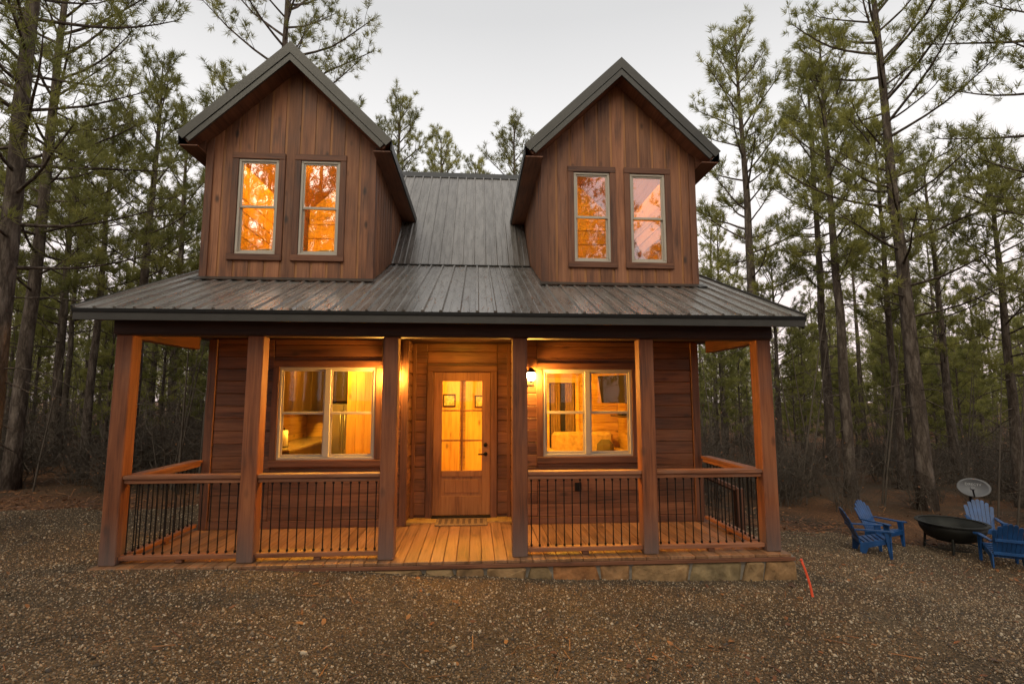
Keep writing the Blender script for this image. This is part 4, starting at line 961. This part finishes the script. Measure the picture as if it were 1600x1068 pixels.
def pine(key,x,y,label,s_=1.0,rz=0,group=None,lean=(0,0)):
    t=empty('pine_tree',(x,y,float(gz(x,y)))); tag(t,label,'tree',group)
    for n,me in zip(('trunk','crown'),HERO[key]):
        o=D.objects.new(n,me); COL.objects.link(o); o.parent=t
    t.scale=(s_,s_,s_); t.rotation_euler=(lean[0],lean[1],rz); return t
def pine_px(key,px,py,y,label,s_=1,rz=0,**k):
    p=on_y(px,py,y); return pine(key,p[0],y,label,s_,rz,**k)
HP='large pines at the clearing edge'
pine_px('big',6,420,1.3,'thick dark pine trunk at the left edge of the picture, limbs overhead',.78,.4,group=HP)
pine_px('tall',46,460,4.6,'slim pine second from the left edge with grey trunk',.86,2.0,group=HP)
pine_px('mid',222,440,5.8,'pine standing just left of the left dormer and porch roof corner',.80,1.1,group=HP)
pine_px('slim',146,560,6.2,'thin dark pine trunk left of the front left porch post',.72,.7,group=HP)
pine_px('small',108,420,8.2,'smaller pine between the two leftmost pines, set further back',1.0,3.0,group=HP)
pine_px('big',447,30,10.6,'tall pine rising behind the peak of the left dormer',1.2,.3,group=HP)
pine_px('mid',690,260,19,'pine top showing over the metal roof next to the left dormer',1.28,1.5,group=HP)
pine_px('mid',742,265,22,'low pine top between the two dormers above the ridge',1.30,1.1,group=HP)
pine_px('mid',622,200,13.5,'pine crown filling the sky just right of the left dormer roof',1.13,5.0,group=HP)
pine_px('mid',300,200,13.0,'pine crown beside the left slope of the left dormer roof',1.02,4.1,group=HP)
pine_px('mid',808,220,16.5,'pine top showing over the ridge next to the right dormer',1.24,2.2,group=HP)
pine_px('mid',1010,140,25,'pine tip peeking over the slope of the right dormer roof',1.53,.2,group=HP)
pine_px('mid',1178,440,8.6,'straight pine with pale trunk nearest the right dormer and rounded top',1.17,2.4,group=HP)
pine_px('slim',1305,420,6.6,'pine with straight grey trunk right of the porch roof corner',1.05,.9,group=HP)
pine_px('slim',1273,300,10.5,'pine close behind the straight grey trunk right of the porch roof',1.2,4.0,group=HP)
pine_px('big',1420,450,5.2,'largest pine on the right with thick leaning trunk and wide limbs',.98,5.1,group=HP,lean=(0,-.02))
pine_px('slim',1392,520,8.0,'dark pine trunk left of the largest pine on the right',.9,2.7,group=HP)
pine_px('mid',1470,470,9.0,'pine trunk just right of the largest pine on the right',.88,1.9,group=HP)
pine_px('small',1560,440,5.6,'open branched pine near the right edge against the pink sky',.98,3.3,group=HP)
pine_px('tall',1660,200,2.6,'pine at the right edge of which only a bough shows at the top',.9,1.0,group=HP)
rw=random.Random(21); pts_=[(t_.location.x,t_.location.y) for t_ in D.objects if t_.name.startswith('pine_tree')]
keys=['mid','slim','small','young','tall']
FILLED={}
KW={'slim':'slender','small':'short','young':'bushy young','mid':'middling','tall':'tall'}
def fill(n,xr,yr,side,group,ks,mind=1.3,sc=(.7,1.0),seed=0):
    r=random.Random(seed); c=0; tries=0
    while c<n and tries<4000:
        tries+=1; x=r.uniform(*xr); y=r.uniform(*yr)
        if abs(x)<5.2 and y<11.5: continue
        if any((x-a)**2+(y-b)**2<mind**2 for a,b in pts_): continue
        pts_.append((x,y)); k_=r.choice(ks); t_=pine(k_,x,y,'pine',r.uniform(*sc),r.uniform(0,6.3),group); FILLED.setdefault((side,k_),[]).append(((x-CAM[0])/(y-CAM[1]),t_)); c+=1
fill(22,(-22,-5.8),(5.5,20),'left of the cabin','pines in the woods left of the cabin',['slim','small','young','mid','slim'],1.5,(.6,.95),1)
fill(17,(6.3,30),(8.5,22),'right of the cabin','pines in the woods right of the cabin',['slim','small','young','mid','young'],1.5,(.6,.95),2)

fill(16,(-18,-6.2),(6.5,15),'left of the cabin','pines in the woods left of the cabin',['young'],1.2,(.55,.9),5)
fill(16,(6.5,24),(9,19),'right of the cabin','pines in the woods right of the cabin',['young'],1.2,(.55,.95),6)
ORD='first second third fourth fifth sixth seventh eighth ninth tenth eleventh twelfth thirteenth fourteenth fifteenth sixteenth seventeenth eighteenth nineteenth twentieth twenty-first twenty-second twenty-third twenty-fourth twenty-fifth twenty-sixth twenty-seventh twenty-eighth twenty-ninth thirtieth thirty-first thirty-second thirty-third thirty-fourth thirty-fifth thirty-sixth thirty-seventh thirty-eighth thirty-ninth fortieth'.split()
for (side,k_),l_ in FILLED.items():
    for i,(_a,t_) in enumerate(sorted(l_,key=lambda q:q[0])): t_['label']='%s %s pine from the left in the woods %s'%(ORD[i],KW[k_],side)
# far woods: one mass of trees behind everything, and round the clearing behind the viewer
far=[pine_joined('far_pine_a',31,H=12,r0=.13,cb=3.2,nl=40,spread=2.2,m=14,ln=.26,wd=.03,dens=.8,dead=8,simple=True),
     pine_joined('far_pine_b',32,H=9,r0=.10,cb=2.0,nl=36,spread=2.0,m=14,ln=.26,wd=.03,dens=.8,dead=6,simple=True),
     pine_joined('far_pine_c',33,H=14,r0=.15,cb=5.5,nl=40,spread=2.4,m=14,ln=.26,wd=.03,dens=.8,dead=10,simple=True),
     pine_joined('far_pine_d',34,H=5,r0=.06,cb=.6,nl=32,spread=1.5,m=12,ln=.22,wd=.02,dens=.9,dead=2,simple=True)]
r=np.random.default_rng(77); FP=[];FI=[];FS=[]
for _ in range(6000):
    x,y=r.uniform(-60,75),r.uniform(14,70)
    if len(FP)>620: break
    if y<20 and -20<x<9: continue
    if abs(x)<6 and y<26: continue
    if x<-5.5 and y<17: continue
    if x>-9 and x<12 and y<40 and r.random()<.75: continue
    if any((x-a)**2+(y-b)**2<1.8 for a,b,_z in FP): continue
    FP.append((x,y,float(gz(x,y)))); i=r.choice(4,p=[.24,.26,.10,.40]); FI.append(i); FS.append(r.uniform(.75,1.05)*(.8 if abs(x)<9 else 1))
scatter('far_woods',FP,np.stack([np.zeros(len(FP)),np.zeros(len(FP)),r.uniform(0,6.3,len(FP))],1),FS,FI,[proto('far_pine_%s'%c,m_) for c,m_ in zip('abcd',far)],'dense mass of pines filling the woods behind the clearing','woods')
FP=[];FI=[];FS=[]
for _ in range(900):
    x,y=r.uniform(-30,30),r.uniform(-30,-12.5)
    if len(FP)>60: break
    if any((x-a)**2+(y-b)**2<6 for a,b,_z in FP): continue
    FP.append((x,y,float(gz(x,y)))); FI.append(r.choice([0,2])); FS.append(r.uniform(.85,1.2))
for x,y,q in[(-6.2,-10.6,1.15),(-8.3,-12.2,1.2),(-5.2,-13.5,1.2),(-7.2,-15.5,1.3),(-10.2,-11,1.1),(3.6,-12.4,1.15),(5.2,-14.8,1.2),(2.2,-15.5,1.25),(7.6,-16.8,1.1),(8.6,-12.6,.98),(-9.9,-13.8,1.35),(-12,-15.5,1.4)]:
    FP.append((x,y,float(gz(x,y)))); FI.append(0); FS.append(q)
for x,y in[(-13,-8),(-15,-3),(-12,2),(-17,2),(14,-9),(16,-4),(15,1),(19,3),(-18,-9),(20,-9)]:
    FP.append((x,y,float(gz(x,y)))); FI.append(2); FS.append(1.0)
scatter('woods_across_clearing',FP,np.stack([np.zeros(len(FP)),np.zeros(len(FP)),r.uniform(0,6.3,len(FP))],1),FS,FI,[proto('reflected_pine_%s'%c,m_) for c,m_ in zip('abcd',far)],'pine woods across the clearing, mirrored in the dormer windows','woods')

# bare brush under the pines
def brush(seed,H,n,leaves=0):
    rng=np.random.default_rng(seed); acc=Acc(); LP=[]
    for j in range(n):
        az=rng.uniform(0,6.3); sp_=.10 if H>4 else .28; d=(math.cos(az)*sp_,math.sin(az)*sp_,1); h=H*rng.uniform(.6,1)
        pts,rr=branchy(rng,(rng.normal(0,.12),rng.normal(0,.12),-.1),d,h,.022 if H>4 else .010,.1,5,.035 if H>4 else .2); acc.add(tube(pts,rr,5,False))
        for s_ in range(9):
            i=rng.integers(1,5); d2=rng.normal(0,1,3); d2[2]=abs(d2[2])*.6+.1; d2/=np.linalg.norm(d2)
            p2,r2=branchy(rng,pts[i],d2,rng.uniform(.2,.75),.006,.2,3,.3); acc.add(tube(p2,r2,3,False))
            for w_ in range(3):
                d3=rng.normal(0,1,3); d3/=np.linalg.norm(d3); p3,r3=branchy(rng,p2[rng.integers(1,4)],d3,rng.uniform(.1,.35),.004,.1,2,.2); acc.add(tube(p3,r3,3,False)); LP.append(p3[-1])
    v,t=acc.get(); mi=np.zeros(len(t))
    if leaves:
        LP=np.array(LP); k=rng.choice(len(LP),min(len(LP),leaves),False); lv=[];lt=[]
        for q in LP[k]:
            a=rng.normal(0,1,3);a/=np.linalg.norm(a);b=np.cross(a,rng.normal(0,1,3));b/=np.linalg.norm(b); n0=len(v)+len(lv)
            lv+= [q,q+a*.03+b*.018,q+a*.06,q+a*.03-b*.018]; lt+=[(n0,n0+1,n0+2),(n0,n0+2,n0+3)]
        v=np.concatenate([v,np.array(lv)]); t=np.concatenate([t,np.array(lt)]); mi=np.r_[mi,np.ones(len(lt))]
    return fastmesh('brush',v,t,[M['twig'],M['leaf']],mi=mi)
bp_=[proto('brush_%s'%c,brush(40+i,h,n,l)) for i,(c,h,n,l) in enumerate((('a',4.6,2,0),('b',1.7,5,8),('c',6.5,2,4),('d',1.0,6,12)))]
P=[]
for _ in range(20000):
    if len(P)>720: break
    x=r.uniform(-26,34); y=3.4+abs(r.normal(0,1))*7+r.uniform(0,2)
    if abs(x)<4.6 and y<10.5: continue
    if x>-4.6 and x<4.6 and r.random()<.8: continue
    P.append((x,y,float(gz(x,y))))
n=len(P); dd=np.array(P)[:,1]; ii=np.where(dd<5,r.choice([1,3,3,0],n),r.choice([0,1,1,1,3,3],n))
scatter('brush_undergrowth',P,np.stack([r.normal(0,.06,n),r.normal(0,.06,n),r.uniform(0,6.3,n)],1),r.uniform(.6,1.25,n),ii,bp_,'bare grey brown brush and saplings under the pines','undergrowth')

# ------------------------------------------------------------------ loose gravel and litter
def pebble(seed):
    rng=np.random.default_rng(seed); ph=(1+5**.5)/2
    v=np.array([(-1,ph,0),(1,ph,0),(-1,-ph,0),(1,-ph,0),(0,-1,ph),(0,1,ph),(0,-1,-ph),(0,1,-ph),(ph,0,-1),(ph,0,1),(-ph,0,-1),(-ph,0,1)])/1.9
    t=[(0,11,5),(0,5,1),(0,1,7),(0,7,10),(0,10,11),(1,5,9),(5,11,4),(11,10,2),(10,7,6),(7,1,8),(3,9,4),(3,4,2),(3,2,6),(3,6,8),(3,8,9),(4,9,5),(2,4,11),(6,2,10),(8,6,7),(9,8,1)]
    v=v*rng.uniform(.7,1.15,(12,1))*np.array([1,rng.uniform(.7,1),rng.uniform(.5,.75)])
    return fastmesh('pebble',v,t,M['pebble'])
n=330000
xx=r.uniform(-9.5,10.5,n); yy=-2.9+6.2*r.random(n)**1.25
# keep where the camera can see gravel
dep=yy-CAM[1]; ok=(np.abs(xx-CAM[0]-.07*dep)<dep*1.08)&(yy<edge(xx)+.25)&~((np.abs(xx)<3.66)&(yy>-.08))
den=np.where(yy<.5,1,.7); ok&=r.random(n)<den
xx,yy=xx[ok],yy[ok]; n=len(xx); sc=.0068*np.exp(r.normal(0,.38,n))
P=np.stack([xx,yy,zgravel(xx,yy)+sc*.25],1)
scatter('loose_gravel',P,r.uniform(0,6.3,(n,3))*[.15,.15,1],sc,r.integers(0,5,n),[proto('pebble_%s'%c,pebble(50+i)) for i,c in enumerate('abcde')],'loose brown and cream gravel covering the yard','gravel')
lv=np.array([(0,-1,0),(.42,-.3,.12),(.35,.5,.1),(0,1,-.05),(-.35,.5,.14),(-.42,-.3,.1)]); lt=[(0,1,5),(1,2,5),(2,4,5),(2,3,4)]
st_=np.array([(-.02,-1,0),(.02,-1,0),(.015,1,.03),(-.015,1,.05)]); stt=[(0,1,2),(0,2,3)]
lm=fastmesh('leaf',lv,lt,M['leaf']); nm_=fastmesh('straw',st_*[2.2,1,1],stt,M['leaf'])
n=9000; xx=r.uniform(-12,14,n); yy=edge(xx)-.25+np.abs(r.normal(0,1.1,n)); 
n2=900; cx_,cy_=r.uniform(-6,9,90),r.uniform(-2.4,2.8,90); q_=r.integers(0,90,n2); xx=np.r_[xx,cx_[q_]+r.normal(0,.45,n2)]; yy=np.r_[yy,cy_[q_]+r.normal(0,.3,n2)]
ok=~((np.abs(xx)<3.85)&(yy>-.12)); xx,yy=xx[ok],yy[ok]; n=len(xx)
zz_=np.maximum(gz(xx,yy),zgravel(xx,yy))+.012
idx=np.where(r.random(n)<.45,0,1); scl=np.where(idx==0,r.uniform(.02,.045,n),r.uniform(.05,.11,n))
scatter('fallen_leaves',np.stack([xx,yy,zz_],1),np.stack([r.normal(0,.3,n),r.normal(0,.3,n),r.uniform(0,6.3,n)],1),scl,idx,[proto('leaf_a',lm),proto('leaf_b',nm_)],'rust coloured fallen leaves and pine straw along the edge of the gravel','leaf litter')

n=420; xx=r.uniform(-3.7,3.7,n); tt=r.random(n)**1.5; k=(BRK[1]-EAVE[1])/(BRK[0]-EAVE[0]); yy=EAVE[0]+.05+tt*(BRK[0]-EAVE[0]-.15)
ok=~((yy>1.25)&((np.abs(xx+2.385)<1.25)|(np.abs(xx-2.262)<1.25))); xx,yy=xx[ok],yy[ok]; n=len(xx)
scatter('roof_litter',np.stack([xx,yy,EAVE[1]+k*(yy-EAVE[0])+.012],1),np.stack([np.full(n,math.atan(k)),np.zeros(n),r.uniform(0,6.3,n)*0+r.normal(0,.5,n)],1),r.uniform(.03,.08,n),np.ones(n)*0,[proto('needle_litter',nm_)],'brown pine needles lying between the ribs of the porch roof','leaf litter')
